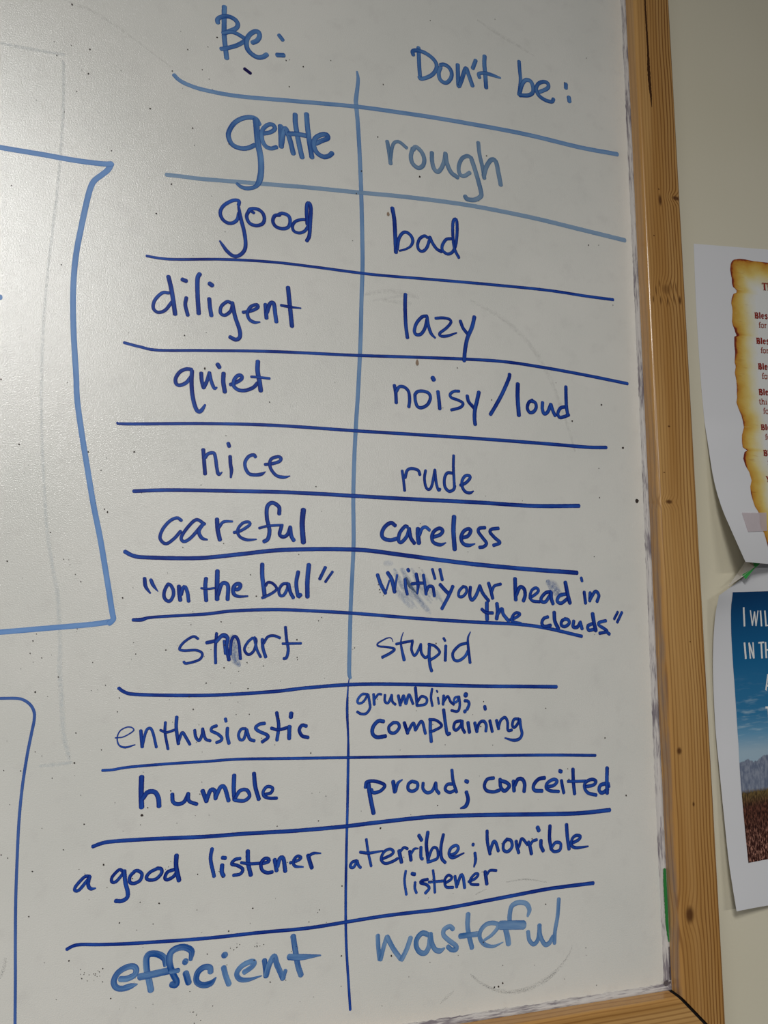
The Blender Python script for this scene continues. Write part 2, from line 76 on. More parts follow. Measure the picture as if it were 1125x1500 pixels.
["word listener after a good in dark blue marker","dark",[[4699,130232,254,4632,129578,253,4888,128507,252],[5386,129157,295,5377,128728,294,5496,128482,294],[5386,129624,263,5581,129586,263],[6537,129479,232,6200,129435,231,5997,129177,231,6361,129060,231,6730,128791,232,6587,128515,231,6138,128461,230],[7032,129903,300,7075,129159,299,7270,128383,299],[6620,129212,207,7190,129092,208,7953,129071,209],[7954,129035,243,8412,129121,244,8431,129287,244,8176,129344,243,7930,129088,243,8002,128646,242,8352,128427,243,8697,128455,244],[8834,129217,287,8981,128510,286],[9037,128776,287,9182,129262,288,9415,129243,288,9564,128424,288],[9890,128924,221,10436,129048,222,10614,129218,223,10353,129313,222,10099,129017,221,10223,128690,221,10775,128592,120],[11103,129304,292,11229,128886,292,11370,128489,292],[11144,129249,206,11459,129409,207,11979,129368,104]]],
["words a terrible and horrible in dark blue marker","dark",[[14505,128689,214,14177,128597,213,14059,128323,212,14292,128263,213,14531,128623,214],[14548,128662,214,14637,128377,214,14794,128205,214],[15192,130031,207,15328,129196,206,15551,128244,206],[14761,129217,214,15415,129109,215,16382,129176,132],[16340,128633,217,17004,128860,218,17164,129073,219,16914,129255,218,16489,129103,217,16269,128639,217,16561,128326,217,17093,128410,218,17476,128580,219],[17583,129080,286,17673,128685,286,17762,128314,286],[17691,129048,210,17942,129271,210,18212,129169,211],[18374,128977,269,18463,128394,268],[18455,128784,192,18709,129113,192,19000,129131,116],[19209,129196,251,19206,128519,251,19324,128404,251],[19058,130001,281,19257,129675,281],[19736,130173,273,19621,129344,272,19752,128230,271],[19752,128352,222,20078,129046,224,20427,128994,224,20469,128392,224,20072,128220,223,19705,128152,222],[20917,129922,255,20724,129094,254,20764,128351,253,21038,128017,254],[21386,128465,245,21835,128594,246,22054,128891,247,21888,129111,247,21484,128952,246,21340,128551,245,21645,128296,245,22491,128541,119],[23189,129068,269,23227,129057,269],[23341,128473,249,23381,127971,248,23251,127542,139],[24320,129919,265,24337,129140,264,24523,128315,264],[24495,128423,264,24791,129105,265,24993,129072,265,25185,128474,265],[25916,129242,257,25623,128953,256,25613,128511,255,25947,128369,256,26293,128679,257,26221,129112,257,25885,129226,257],[26631,129036,279,26675,128694,279,26818,128220,279],[26849,128636,236,27101,129179,237,27537,128734,238],[27634,128888,292,27760,128520,292,27852,128065,292],[27786,128697,227,27981,128933,228,28318,129015,228],[28663,128926,305,28652,128540,305,28821,128194,305],[28406,129875,339,28505,129651,339],[29435,129910,297,29375,129026,296,29489,128276,296],[29546,128380,252,29875,128698,253,30278,128595,254,30209,128147,253,29748,128066,252,29489,128249,252],[30828,129903,311,30872,129004,311,30982,128158,310],[31179,128525,255,31816,128751,257,31966,128996,257,31610,129068,257,31300,128881,256,31175,128434,255,31578,128194,256,32613,128213,134]]],
["word listener under a terrible in dark blue marker","dark",[[18075,127699,200,17984,127048,199,18117,126139,199],[18765,126881,210,18745,126497,210,18861,126181,209],[18541,127482,277,18731,127425,277],[19699,127000,231,19308,126954,230,19171,126821,230,19606,126660,230,19813,126399,230,19530,126102,230],[20113,127564,203,20200,126849,203,20240,126076,202],[19788,126805,202,20888,126788,204],[20979,126617,213,21443,126819,214,21519,127001,215,21261,127146,214,20999,126859,214,21087,126379,213,21623,126289,214],[21770,127019,244,21901,126288,244],[21950,126447,244,22237,127060,245,22404,126898,246,22507,126191,245],[22818,126562,207,23345,126731,208,23578,126997,208,23350,127060,208,22968,126721,207,23013,126389,207,23586,126294,208],[24120,127124,293,24235,126287,292],[24215,126871,209,24502,127178,210,25006,127134,211]]],
["word efficient in thick worn blue marker","brush",[[-637,122949,365,-240,122930,367,182,123089,368,279,123377,369,97,123597,369,-332,123588,367,-807,123328,365,-1028,122878,364,-889,122516,364,-519,122380,365,-34,122457,367,361,122527,109],[2000,123415,208,1951,123847,403,1563,124135,402,1060,124211,401,865,123973,400,913,123302,399,1100,122556,398,1214,122072,397],[527,122938,438,1237,122991,440,2234,123083,445],[3579,123597,254,3613,124086,410,3199,124367,409,2689,124363,407,2319,124110,405,2278,123565,404,2492,122930,404,2753,122412,404,2710,122205,403,2469,122253,402],[2394,123015,306,2836,123042,307],[3308,122820,406,3502,122229,406],[3231,123515,421,3270,123492,421],[4854,122708,383,4793,122980,383,4404,123027,382,4040,122744,381,3993,122260,380,4375,121980,380,4890,122026,382,5205,122326,99],[5676,122863,364,5816,122374,363,6040,121835,363],[5707,123636,441,5722,123601,441],[7001,122428,336,7488,122701,338,7645,122935,339,7408,123029,339,6849,122830,337,6525,122420,335,6731,122045,335,7296,121943,260,8143,122078,77],[8299,122992,357,8381,122529,356,8429,122024,356],[8442,122089,371,8628,122700,373,8941,123166,374,9132,122640,374,9549,121754,374],[9549,121721,265,9706,122204,266],[10175,124278,380,10314,123516,379,10516,122478,378,10748,121810,378],[9936,123017,409,10729,122913,411,12062,122875,96]]],
["word wasteful in pale worn blue marker","brushpale",[[16049,123677,318,16084,122961,317,16185,122147,316],[16250,122128,317,16475,122917,318,16703,123524,319],[16723,123522,347,17163,122723,347,17690,122008,348],[17769,121952,348,18154,122612,350,18422,123279,352],[19767,123323,370,19295,123493,369,18903,123179,367,18835,122713,366,19087,122283,366,19490,122178,367,19762,122550,369,19867,123133,370],[19902,123368,356,19967,122825,356,20234,122319,356,20607,122188,356,20929,122330,129],[21580,123519,347,21341,123707,346,20927,123558,345,20869,123204,344,21263,122802,345,21795,122383,346,21793,122143,345,21462,122163,345,21190,122391,344],[22753,124388,369,22700,123613,367,22816,122873,367,23014,122126,366],[22124,122984,382,22733,122991,384,23533,122978,387],[23990,122527,194,24592,122827,248,25099,123347,321,24777,123579,320,24179,123568,319,23723,123213,317,23630,122712,316,23985,122236,316,24662,122029,230,25437,122222,71],[27434,123789,200,27578,124224,364,27324,124647,364,26711,124781,363,26182,124586,361,25995,124009,360,25983,123491,359],[25669,123006,429,25789,122551,428,25864,122064,428],[25289,123378,642,26152,123303,646,27067,123215,651],[27431,122707,326,27521,122140,325,27865,121820,326,28227,122137,327,28387,123054,329],[28360,123057,347,28410,122341,346,28747,121722,346,29104,121743,347,29457,122153,348],[30009,124705,316,29883,123616,314,29621,122511,313,29550,121708,311]]]
]
LINES = [
["faded vertical upper dividing line of the word table","linemid",[[14095,188381,172,14185,187625,300,14029,185986,362,14032,185573,361,14184,183957,347,14339,181654,344,14501,178227,341,14606,174841,337,14652,172051,334,14589,169283,330,14530,166013,326,14440,163590,323,14325,161196,320,14232,159615,318,14121,157013,315,14068,153943,311,14119,150924,307,14058,148933,305,13973,146963,303,13914,145014,300,13881,143086,298,13870,141414,296,13949,141033,234]]],
["dark lower dividing line of the word table","dark",[[13945,141413,61,13804,140467,102,13745,138820,203,13836,136950,161,13849,135560,200,13829,132360,198,13798,130556,196,13759,127001,193,13784,124373,191,13872,122633,190,14007,120902,189,14140,119227,188]]],
["faded ruled line above the word gentle","linemid",[[146,184911,329,499,184603,330,1145,184359,331,2386,184190,334,4902,184236,340,9055,184737,351,13950,185320,365,17352,185565,374,20870,185758,383,25745,185900,397,29547,185917,407,34142,185742,419,37823,185808,429]]],
["pale ruled line below the word gentle","linepale",[[-65,176943,320,1177,177010,324,2630,177085,327,7636,177547,341,10504,177806,348,14007,178055,358,17353,178322,367,20813,178509,376,24388,178583,385,29340,178441,398,33852,178124,410,38200,177805,421]]],
["ruled line below the word good","dark",[[-1155,170555,212,-225,170512,213,945,170605,215,4293,171094,221,7775,171388,228,10868,171455,233,14059,171468,239,16244,171524,242,20760,171782,251,25482,172022,259,30424,172214,268,34277,172181,275,36789,172203,280]]],
["ruled line below the word diligent","dark",[[-2358,164027,220,-1315,163846,222,-80,163733,224,3077,164049,230,7931,164495,239,14111,164865,251,18461,165189,259,23009,165501,268,26556,165644,275,30219,165502,282,34002,165237,289,37844,164897,297]]],
["ruled line below the word quiet","dark",[[-2551,158344,153,-1954,158296,231,3260,158729,242,8057,158978,251,14157,159036,263,18445,159094,272,24074,159156,283,30025,159166,296,33760,159144,303,35553,159239,307]]],
["ruled line below the word nice","dark",[[-1255,153683,266,692,153855,271,3423,153973,277,8167,154121,288,11134,154149,295,14196,154127,302,18433,154105,312,23993,154109,325,28667,154058,336,32818,154249,346]]],
["ruled line below the word careful","dark",[[-1630,149577,283,-1098,149318,284,-221,149226,286,3128,149268,295,5892,149601,302,8262,149931,308,10700,150100,314,13206,150173,320,15260,150134,325,17888,149880,332,21133,149556,339,23916,149314,346,27940,149064,356,32431,148864,368]]],
["ruled line below the quoted words on the ball","dark",[[-903,145069,239,-344,145093,278,388,145253,205,3715,145473,230,5539,145691,234,8355,145803,239,10773,145747,244,14264,145574,251,18411,145273,258,21092,145106,264,23845,144961,269,27250,144812,276,29578,144527,280,32669,143890,286]]],
["ruled line below the word smart","dark",[[-1589,140667,230,-1240,140420,231,-597,140252,232,1690,140130,236,4799,140075,242,8482,140213,250,10861,140414,255,14303,140575,262,18399,140489,271,23769,140253,282,27135,140155,289,30320,140061,296]]],
["ruled line below the word enthusiastic","dark",[[-2333,135544,182,-1716,135554,183,-681,135671,184,1865,135758,189,4048,135782,192,6285,135828,196,9519,135719,201,14342,135560,209,19424,135392,217,23688,135242,225,29287,135032,234,33514,134811,241]]],
["ruled line below the word humble","dark",[[-2666,130945,246,-2189,131092,247,-1500,131163,249,780,131135,254,4211,131025,261,6871,131021,267,10080,130961,274,13406,130989,282,15857,131088,288,19920,131200,297,23621,131068,306,29157,130769,319,32043,130650,326,34599,130706,332]]],
["ruled line above the word efficient","dark",[[-3852,125039,211,-3547,125181,211,-3079,125227,212,-1803,125086,215,226,124941,218,4426,124764,227,7934,124739,234,11123,124676,240,13948,124791,246,16372,124894,251,18360,124916,255,20391,124915,259,22468,125029,263,25675,125251,270,28996,125481,278,31272,125535,282,32955,125551,286]]]
]
BOXES = [
["large faded box outline at the left edge","linebox",[[-13522,177059,376,-11011,176951,384,-8435,176941,392,-6231,176898,399,-4436,176977,405,-3849,177087,407],[-3849,177087,407,-4052,176579,405,-4481,176085,403,-4907,175594,401,-5142,174934,399,-5346,173722,397,-5565,172012,393,-5760,170324,390,-5842,168621,387,-5799,166657,384,-5623,164244,381,-5315,161392,378,-5160,159742,376,-4790,157651,374,-4325,155349,372,-3755,152611,369,-3212,150348,367,-2651,147651,365,-2254,145643,363,-2143,145110,363,-2384,144844,362],[-2388,144932,362,-3637,144754,358,-6487,144492,348,-8854,144280,341,-11156,144116,334]]],
["thin rounded box outline in the bottom left corner","thinbox",[[-10876,140216,181,-8584,140197,185,-7610,140172,186,-7169,140035,187,-6796,139731,187,-6572,139306,187,-6541,138803,187,-6648,137974,186,-6807,136740,185,-6965,134905,183,-7031,132886,181,-6994,130488,179,-6919,128118,178,-6789,125774,176,-6641,123457,174,-6514,121170,173,-6417,119659,172]]],
["blue dot at the left edge","linebox",[[-10554,166283,398,-10307,166292,399]]]
]
SMUDGES = [
["pale blue wiped smear around the word With","smear",[[16567,149241,462,16935,149250,515],[16779,148394,359,17463,147156,564,18360,146118,257],[16989,148248,308,17410,147405,410,18043,146814,206],[17252,148453,257,18044,147114,360,18997,145973,155],[17252,148754,309,17886,147612,464,18733,146621,207],[17252,148754,360,17833,147712,567,18574,146870,258],[17728,148815,258,18523,147421,362,19534,146278,156],[17887,148818,362,18364,147871,518,19055,147127,259],[17887,148768,362,18789,147224,518,19908,145880,260],[18098,148118,362,18841,146873,466,19746,145778,259],[18258,148171,414,19001,146775,570,20014,145629,260],[18740,148685,260,19325,147534,364,20182,146586,157],[18580,148833,312,19165,147784,468,19968,146886,261],[18739,148331,260,19270,147281,416,20073,146384,209],[19276,148494,313,19809,147440,418,20562,146641,210],[19385,148800,209,20188,147445,314,21157,146242,158],[19598,148145,366,19971,147392,523,20563,146792,262],[17779,146911,616,18255,146517,823,18572,146120,515],[20566,147248,263,20834,146745,315,20994,146341,210]]],
["smudged blue spot on the word head","smearblue",[[29865,148065,564,30215,147804,1016,30561,147383,904,30971,147069,453]]],
["smudged blue patch inside the word smart","smearblue",[[5641,143840,645,5753,143149,920,5867,142414,734,6107,142045,367]]],
["grey eraser smudge above the word lazy","smeargrey",[[14721,169739,273,16248,170216,442,17912,170325,560,19150,170095,338],[15593,169412,219,17912,170101,335],[16250,169497,276,18471,169503,448]]],
["faint grey curved wipe mark right of the word lazy","smeargrey",[[23664,170451,233,26631,169093,474,29026,167053,539,30680,164335,420,31941,161006,359,32613,158781,239]]],
["grey speckled arc below the word wasteful","speckarc",[[22925,120336,193,23699,119703,242,24743,119123,293,26070,118820,345,27259,118852,397,28527,119197,402,29656,119799,305,30642,120709,154,31006,121372,103]]],
["thin grey arc above the ruled line under the lower word listener","speckarc",[[25806,126268,101,27346,126319,153,29011,125979,103]]],
["short grey scuff beside the lower word listener","speckarc",[[23374,125654,99,24179,125950,149]]],
["grey speckled dash near the bottom rail","speckarc",[[20595,118767,94,21106,119140,237,21569,119435,143],[21754,117691,95,22886,117715,191,25619,117797,195]]],
["faint erased vertical line beside the box outlines","ghost",[[-7403,184258,292,-7225,181123,289,-7181,178006,285,-7239,174412,281,-7377,171523,278,-7494,168390,274,-7548,164983,270,-7447,161183,266,-7260,158066,263,-6910,154276,260,-6498,150820,300,-6033,148475,298,-5644,146718,339,-5289,143364,335,-5260,142159,375,-5101,140788,374,-4780,137986,370,-4621,137308,370,-4370,136419,287],[-5977,135999,282,-5189,136043,285,-4233,136120,246],[-11523,184706,330,-9783,184704,335,-7432,184785,292]]],
["faint grey diagonal wipe streak at the top","smeargrey",[[-7584,189071,148,-6427,188825,299,-5013,188364,302,-2593,187034,204,-122,185515,155]]],
["faint grey wipe streak above the heading words Don't be","smeargrey",[[24663,195584,255,26551,194763,451,28467,194063,391,29887,193490,197]]],
["grey speckled patch at the left edge","speckarc",[[-7506,123867,188,-7349,124305,265,-7274,124868,190]]],
["greyish smudge under a ruled line left of the word stupid","speckarc",[[20172,145179,208,20820,145080,313,21419,145132,262]]]
]
EDGEMARKS = [
["green marker stroke on the edge of the whiteboard","green",[[38917,126088,251,38922,125086,333,38936,123691,331,38927,122454,302,38993,121463,274,39051,120868,137]]],
["dark scribbled mark in the bottom right corner","scribble",[[38430,118025,162,38740,118131,162,38543,117866,162,38977,118006,162],[38998,120482,109,39017,119748,136,39027,118871,136],[38975,119023,163,38988,118198,163]]]
]
STAINS = [["small brown drip stain beside the word bad",0.16706,1.76685,0.00227,0.0034],["small brown drip stain below the ruled line under lazy",0.19072,1.64815,0.00249,0.00498]]
SPECKS = [19341,180312,94,-6588,140546,74,211,132641,84,-4030,136090,66,-7087,188822,89,-5724,183669,69,-1413,181873,61,1620,180950,67,-645,173839,59,295,176265,70,-10118,174306,55,-6673,169097,55,-8519,156407,52,-2856,152191,71,-3058,152367,53,-8733,148762,50,-4265,147534,43,-4263,156191,54,-1357,156387,55,16207,130698,67,-1973,129807,65,1493,127183,54,-3698,124376,63,38268,154899,184,25336,119500,78,25012,119315,78,24694,119310,78,35257,162836,80,37113,159317,92,32451,161218,84,34731,155011,66,36101,131698,72,17016,122272,74,13492,122677,59,3123,162719,88,5104,143383,55,10078,143728,57,5105,141877,55,10101,142505,57,3176,139182,53,8898,138418,56,11174,136005,56,34047,150189,41,4274,180214,58,24484,179105,36,11617,120361,22,3863,126550,30,12074,141051,24,-3410,129655,28,14247,143128,54,4429,132370,22,30281,119178,31,31061,164322,30,-6966,185620,44,15532,128509,23,19273,152287,37,24197,139121,47,-3256,140552,25,236,122906,20,16269,187735,65,-3397,154994,40,11230,125065,40,3134,188716,59,-7509,141993,25,15835,183072,63,-807,143589,31,31154,133158,59,6651,142196,42,10379,166120,26,787,183975,26,-1716,123694,44,-905,131747,25,8424,144063,28,9691,128975,40,67,123751,20,-1037,142200,22,1166,148220,23,35078,194499,41,-633,129226,25,32150,120585,26,-5083,148946,30,-4350,144302,25,6697,143197,32,1802,129217,25,7766,137130,41,-4383,130896,36,18286,120786,33,-1530,140049,47,34591,176807,71,1256,143099,49,180,122673,20,3451,137026,31,27787,154422,28,3139,154342,33,2397,132006,26,10448,129137,41,-5768,142839,21,-756,153592,32,8815,137641,23,1983,143361,22,19749,125777,29,544,133081,46,17577,122334,28,12286,133088,42,7768,141949,42,20164,137611,45,-1703,128429,28,18457,131449,34,19157,148964,31,24883,135949,36,-6336,142658,37,13844,174007,28,-202,128827,45,8703,121631,47,-3251,132333,45,11257,154670,45,7757,160670,45,170,163810,24,-856,126262,45,2018,171048,25,482,188564,26,1641,165008,53,-3653,152760,22,16360,119180,27,-1634,146510,48,26248,196093,32,32127,121101,47,4206,173222,31,1876,138403,31,23871,127144,30,12426,124915,27,4823,144949,51,7454,126297,48,-6165,183853,29,23310,138206,31,-10044,188353,24,2017,140227,22,2822,144761,32,8663,188143,33,350,121167,24,24625,154632,33,-8022,137606,20,21103,136140,35,-9804,182358,28,-1694,122924,36,-8095,185626,29,-2878,140595,25,-6730,144160,37,-1606,139176,38,-3557,184411,35,7598,149871,29,-6286,150699,39,-10642,178495,23,15948,139512,34,20457,143403,57,-5852,140248,21,18681,143696,31,1033,187191,47,-3549,134100,29,3133,165380,29,3578,138165,22,-3941,168377,23,-5715,185594,55,1796,179606,36,2927,184366,26,25242,183243,55,4816,150329,42,21617,125891,24,9740,121614,30,23301,150674,33,-3271,142333,38,-6815,142397,25,10704,120184,22,-9877,160685,48,-5965,136612,28,-7529,130662,35,3896,134483,31,-7857,184604,53,8696,185862,61,3851,136410,22,36735,171699,38,3830,128725,47,25466,128952,31,7626,123087,47,-4343,136489,21,7310,125378,26,-1476,133518,25,5048,120661,37,2877,140005,40,28914,124454,57,10131,142356,43,-7313,168617,27,6109,139577,32,-4045,137931,46,6094,131050,26,34766,157435,42,5929,125053,47,1621,139857,22,1176,125978,37,8944,126768,22,10396,123617,26,20488,131950,54,4212,125165,21,1934,134054,47,-8972,180896,33,6884,138748,50,25375,120673,35,5572,140844,23,-3886,178067,44,-4988,148636,30,10091,149714,34,11599,145038,44,-7126,135771,44,-3059,129358,28,31072,133943,49,4605,123806,46,-1157,121905,44,-2192,123069,20,-8084,135837,36,3958,140877,49,-615,121228,20,6013,138763,32,23102,150266,27,11827,125595,27,28501,131856,26,5189,128797,30,2145,185805,47,196,125727,29,33168,144822,29,-474,137937,26,5439,128422,47,18907,138619,35,13489,120780,31,614,124659,24,14807,131933,28,-638,142847,39,-5983,149106,21,7198,143586,33,-6129,127165,43,-7882,155071,26,-1005,147191,22,5762,140023,32,11937,125751,41,10073,123341,31,25299,162378,52,35584,176955,39,-5093,124421,23,7165,146723,52,-2414,140878,47,9750,187802,62,21955,121742,34,933,128562,21,-7783,147695,21,6720,148203,52,-2753,170891,29,4200,143099,27,210,129118,21,1368,121243,24,-5837,160851,40,-7123,180396,43,-6406,182143,44,14111,143034,25,11814,145273,44,17665,135917,25,-3116,155862,31,-8115,154532,30,329,127356,45,12582,162614,31,7069,143099,33,8985,140906,28,27886,120399,25,11786,131491,42,29344,138483,49,-5695,132260,24,3156,175843,26,-2102,164760,28,6100,141614,28,-6363,136878,36,3773,142636,27,23900,122389,54,-9339,170060,32,8686,136662,28,-5705,172850,28,23773,133805,31,1977,133507,26,3598,121700,29,32924,118424,47,-2463,136823,46,13485,127137,51,22410,164707,51,2097,149972,41,4745,157962,34,-7912,130873,43,171,135312,25,-2733,127817,20,-1875,123275,24,141,132060,29,2492,187769,32,-5399,148972,30,-5275,141448,46,14119,177932,62,3790,133732,39,-5285,135227,36,17928,128637,34,11947,188852,40,-897,142515,22,30455,133639,32,6071,131075,26,6754,140458,50,-7033,142944,45,20339,194468,37,27932,129114,57,11298,133332,28,14511,179902,62,32777,191609,47,11705,152885,25,-6913,143729,46,8951,131346,41,-3985,135317,20,-7619,133788,24,21163,161384,28,-4301,122245,23,3,185200,57,3555,132397,22,-4320,144481,38,8410,188029,50,2918,145637,27,23939,137327,57,320,137835,26,2105,129671,30,9724,147403,34,7529,145182,28,1978,129352,25,-6092,129766,43,33805,144032,29,-4625,148000,30,5872,123008,30,11851,133370,23,2660,185145,37,34403,136083,61,19838,121533,28,6458,123975,22,6492,124010,36,6306,123902,24,6277,123863,27,6483,124210,23,6665,124159,34,6069,123996,32,7786,123887,32,7649,123921,35,7808,123916,27,8230,123982,34,7780,123953,36,7980,123916,26,7785,124122,24,-2575,123093,28,-2776,123580,27,-3004,123790,30,-2990,123511,24,-2936,123294,24,-2792,123480,24,-2906,123250,33,-2235,123445,30,-2024,123274,25,-2145,123354,34,-2495,123427,24,-1902,123523,32,-1986,123603,20,-2127,123435,29,3660,120490,23,4330,119915,27,4046,120229,21,4069,120302,27,3938,119796,37,3832,120453,34,3880,120470,27,16002,147664,37,16161,147123,28,16111,147332,37,16393,146870,32,16131,147085,41,16067,147287,41,16306,147311,34,19849,126836,25,20125,126882,32,19211,126911,27,19963,126823,36,19601,126974,25,20221,126768,27,20057,126970,34]
SHEET_A = [[[0.4568,0.0003,1.78815],[0.45608,0.0003,1.76006],[0.45543,0.0003,1.72783],[0.45552,0.0003,1.69613],[0.45591,0.0003,1.65865],[0.45706,0.00032,1.62791],[0.45711,0.00337,1.60284],[0.4573,0.00736,1.57214],[0.45789,0.01369,1.54766],[0.4592,0.02198,1.5265],[0.46191,0.03306,1.49858]],0.15,0.67306,0.082,0.003]
SHEET_B = [[[0.45006,0.01907,1.50213],[0.44976,0.01735,1.48705],[0.44945,0.01536,1.47313],[0.44883,0.01028,1.45645],[0.44852,0.00636,1.43409],[0.4484,0.00379,1.40625],[0.44837,0.00308,1.37329],[0.44839,0.00348,1.35436],[0.44843,0.00464,1.33575],[0.44855,0.00687,1.29915],[0.44876,0.0095,1.26096],[0.44929,0.01417,1.2269]],0.14,0.66433,0.042,-0.033]
PARCH_LEFT = [[0.04378,0.05093],[0.04128,0.05526],[0.03969,0.06319],[0.03913,0.07184],[0.03862,0.08261],[0.03915,0.09341],[0.03993,0.10915],[0.03994,0.12245],[0.04071,0.13313],[0.04303,0.13803],[0.04468,0.14409],[0.0444,0.15049],[0.04072,0.15436],[0.03859,0.16945],[0.03802,0.18216],[0.03876,0.1926],[0.03892,0.20328],[0.03835,0.21866],[0.03762,0.23654],[0.03831,0.24748],[0.03997,0.26033],[0.04029,0.2665],[0.04187,0.27735],[0.03905,0.28069],[0.03842,0.30345],[0.0387,0.32371],[0.03739,0.34788],[0.03847,0.35485],[0.03683,0.37179],[0.03776,0.38649],[0.03792,0.40485],[0.03726,0.4243],[0.03716,0.43685],[0.03588,0.4517],[0.03744,0.46965],[0.04002,0.49125],[0.04108,0.51086],[0.04145,0.53263],[0.0382,0.56391],[0.03738,0.58614],[0.03734,0.6061],[0.04026,0.61033],[0.04231,0.6146],[0.03875,0.61956],[0.03656,0.63851],[0.0381,0.6579],[0.04165,0.67735],[0.0429,0.70169],[0.04017,0.7223],[0.03952,0.74742],[0.04024,0.77358],[0.0411,0.79654],[0.04353,0.814],[0.04466,0.83304],[0.04188,0.86443],[0.04201,0.88882],[0.04403,0.90478],[0.04406,0.92716],[0.04401,0.94404],[0.04635,0.95735]]
PARCH_TOP = [[0.04378,0.05093],[0.04872,0.04758],[0.05362,0.04741],[0.05772,0.04789],[0.06097,0.04991],[0.06382,0.05156],[0.06675,0.0498],[0.07045,0.05127],[0.07413,0.05387],[0.07833,0.0523],[0.08209,0.05265]]
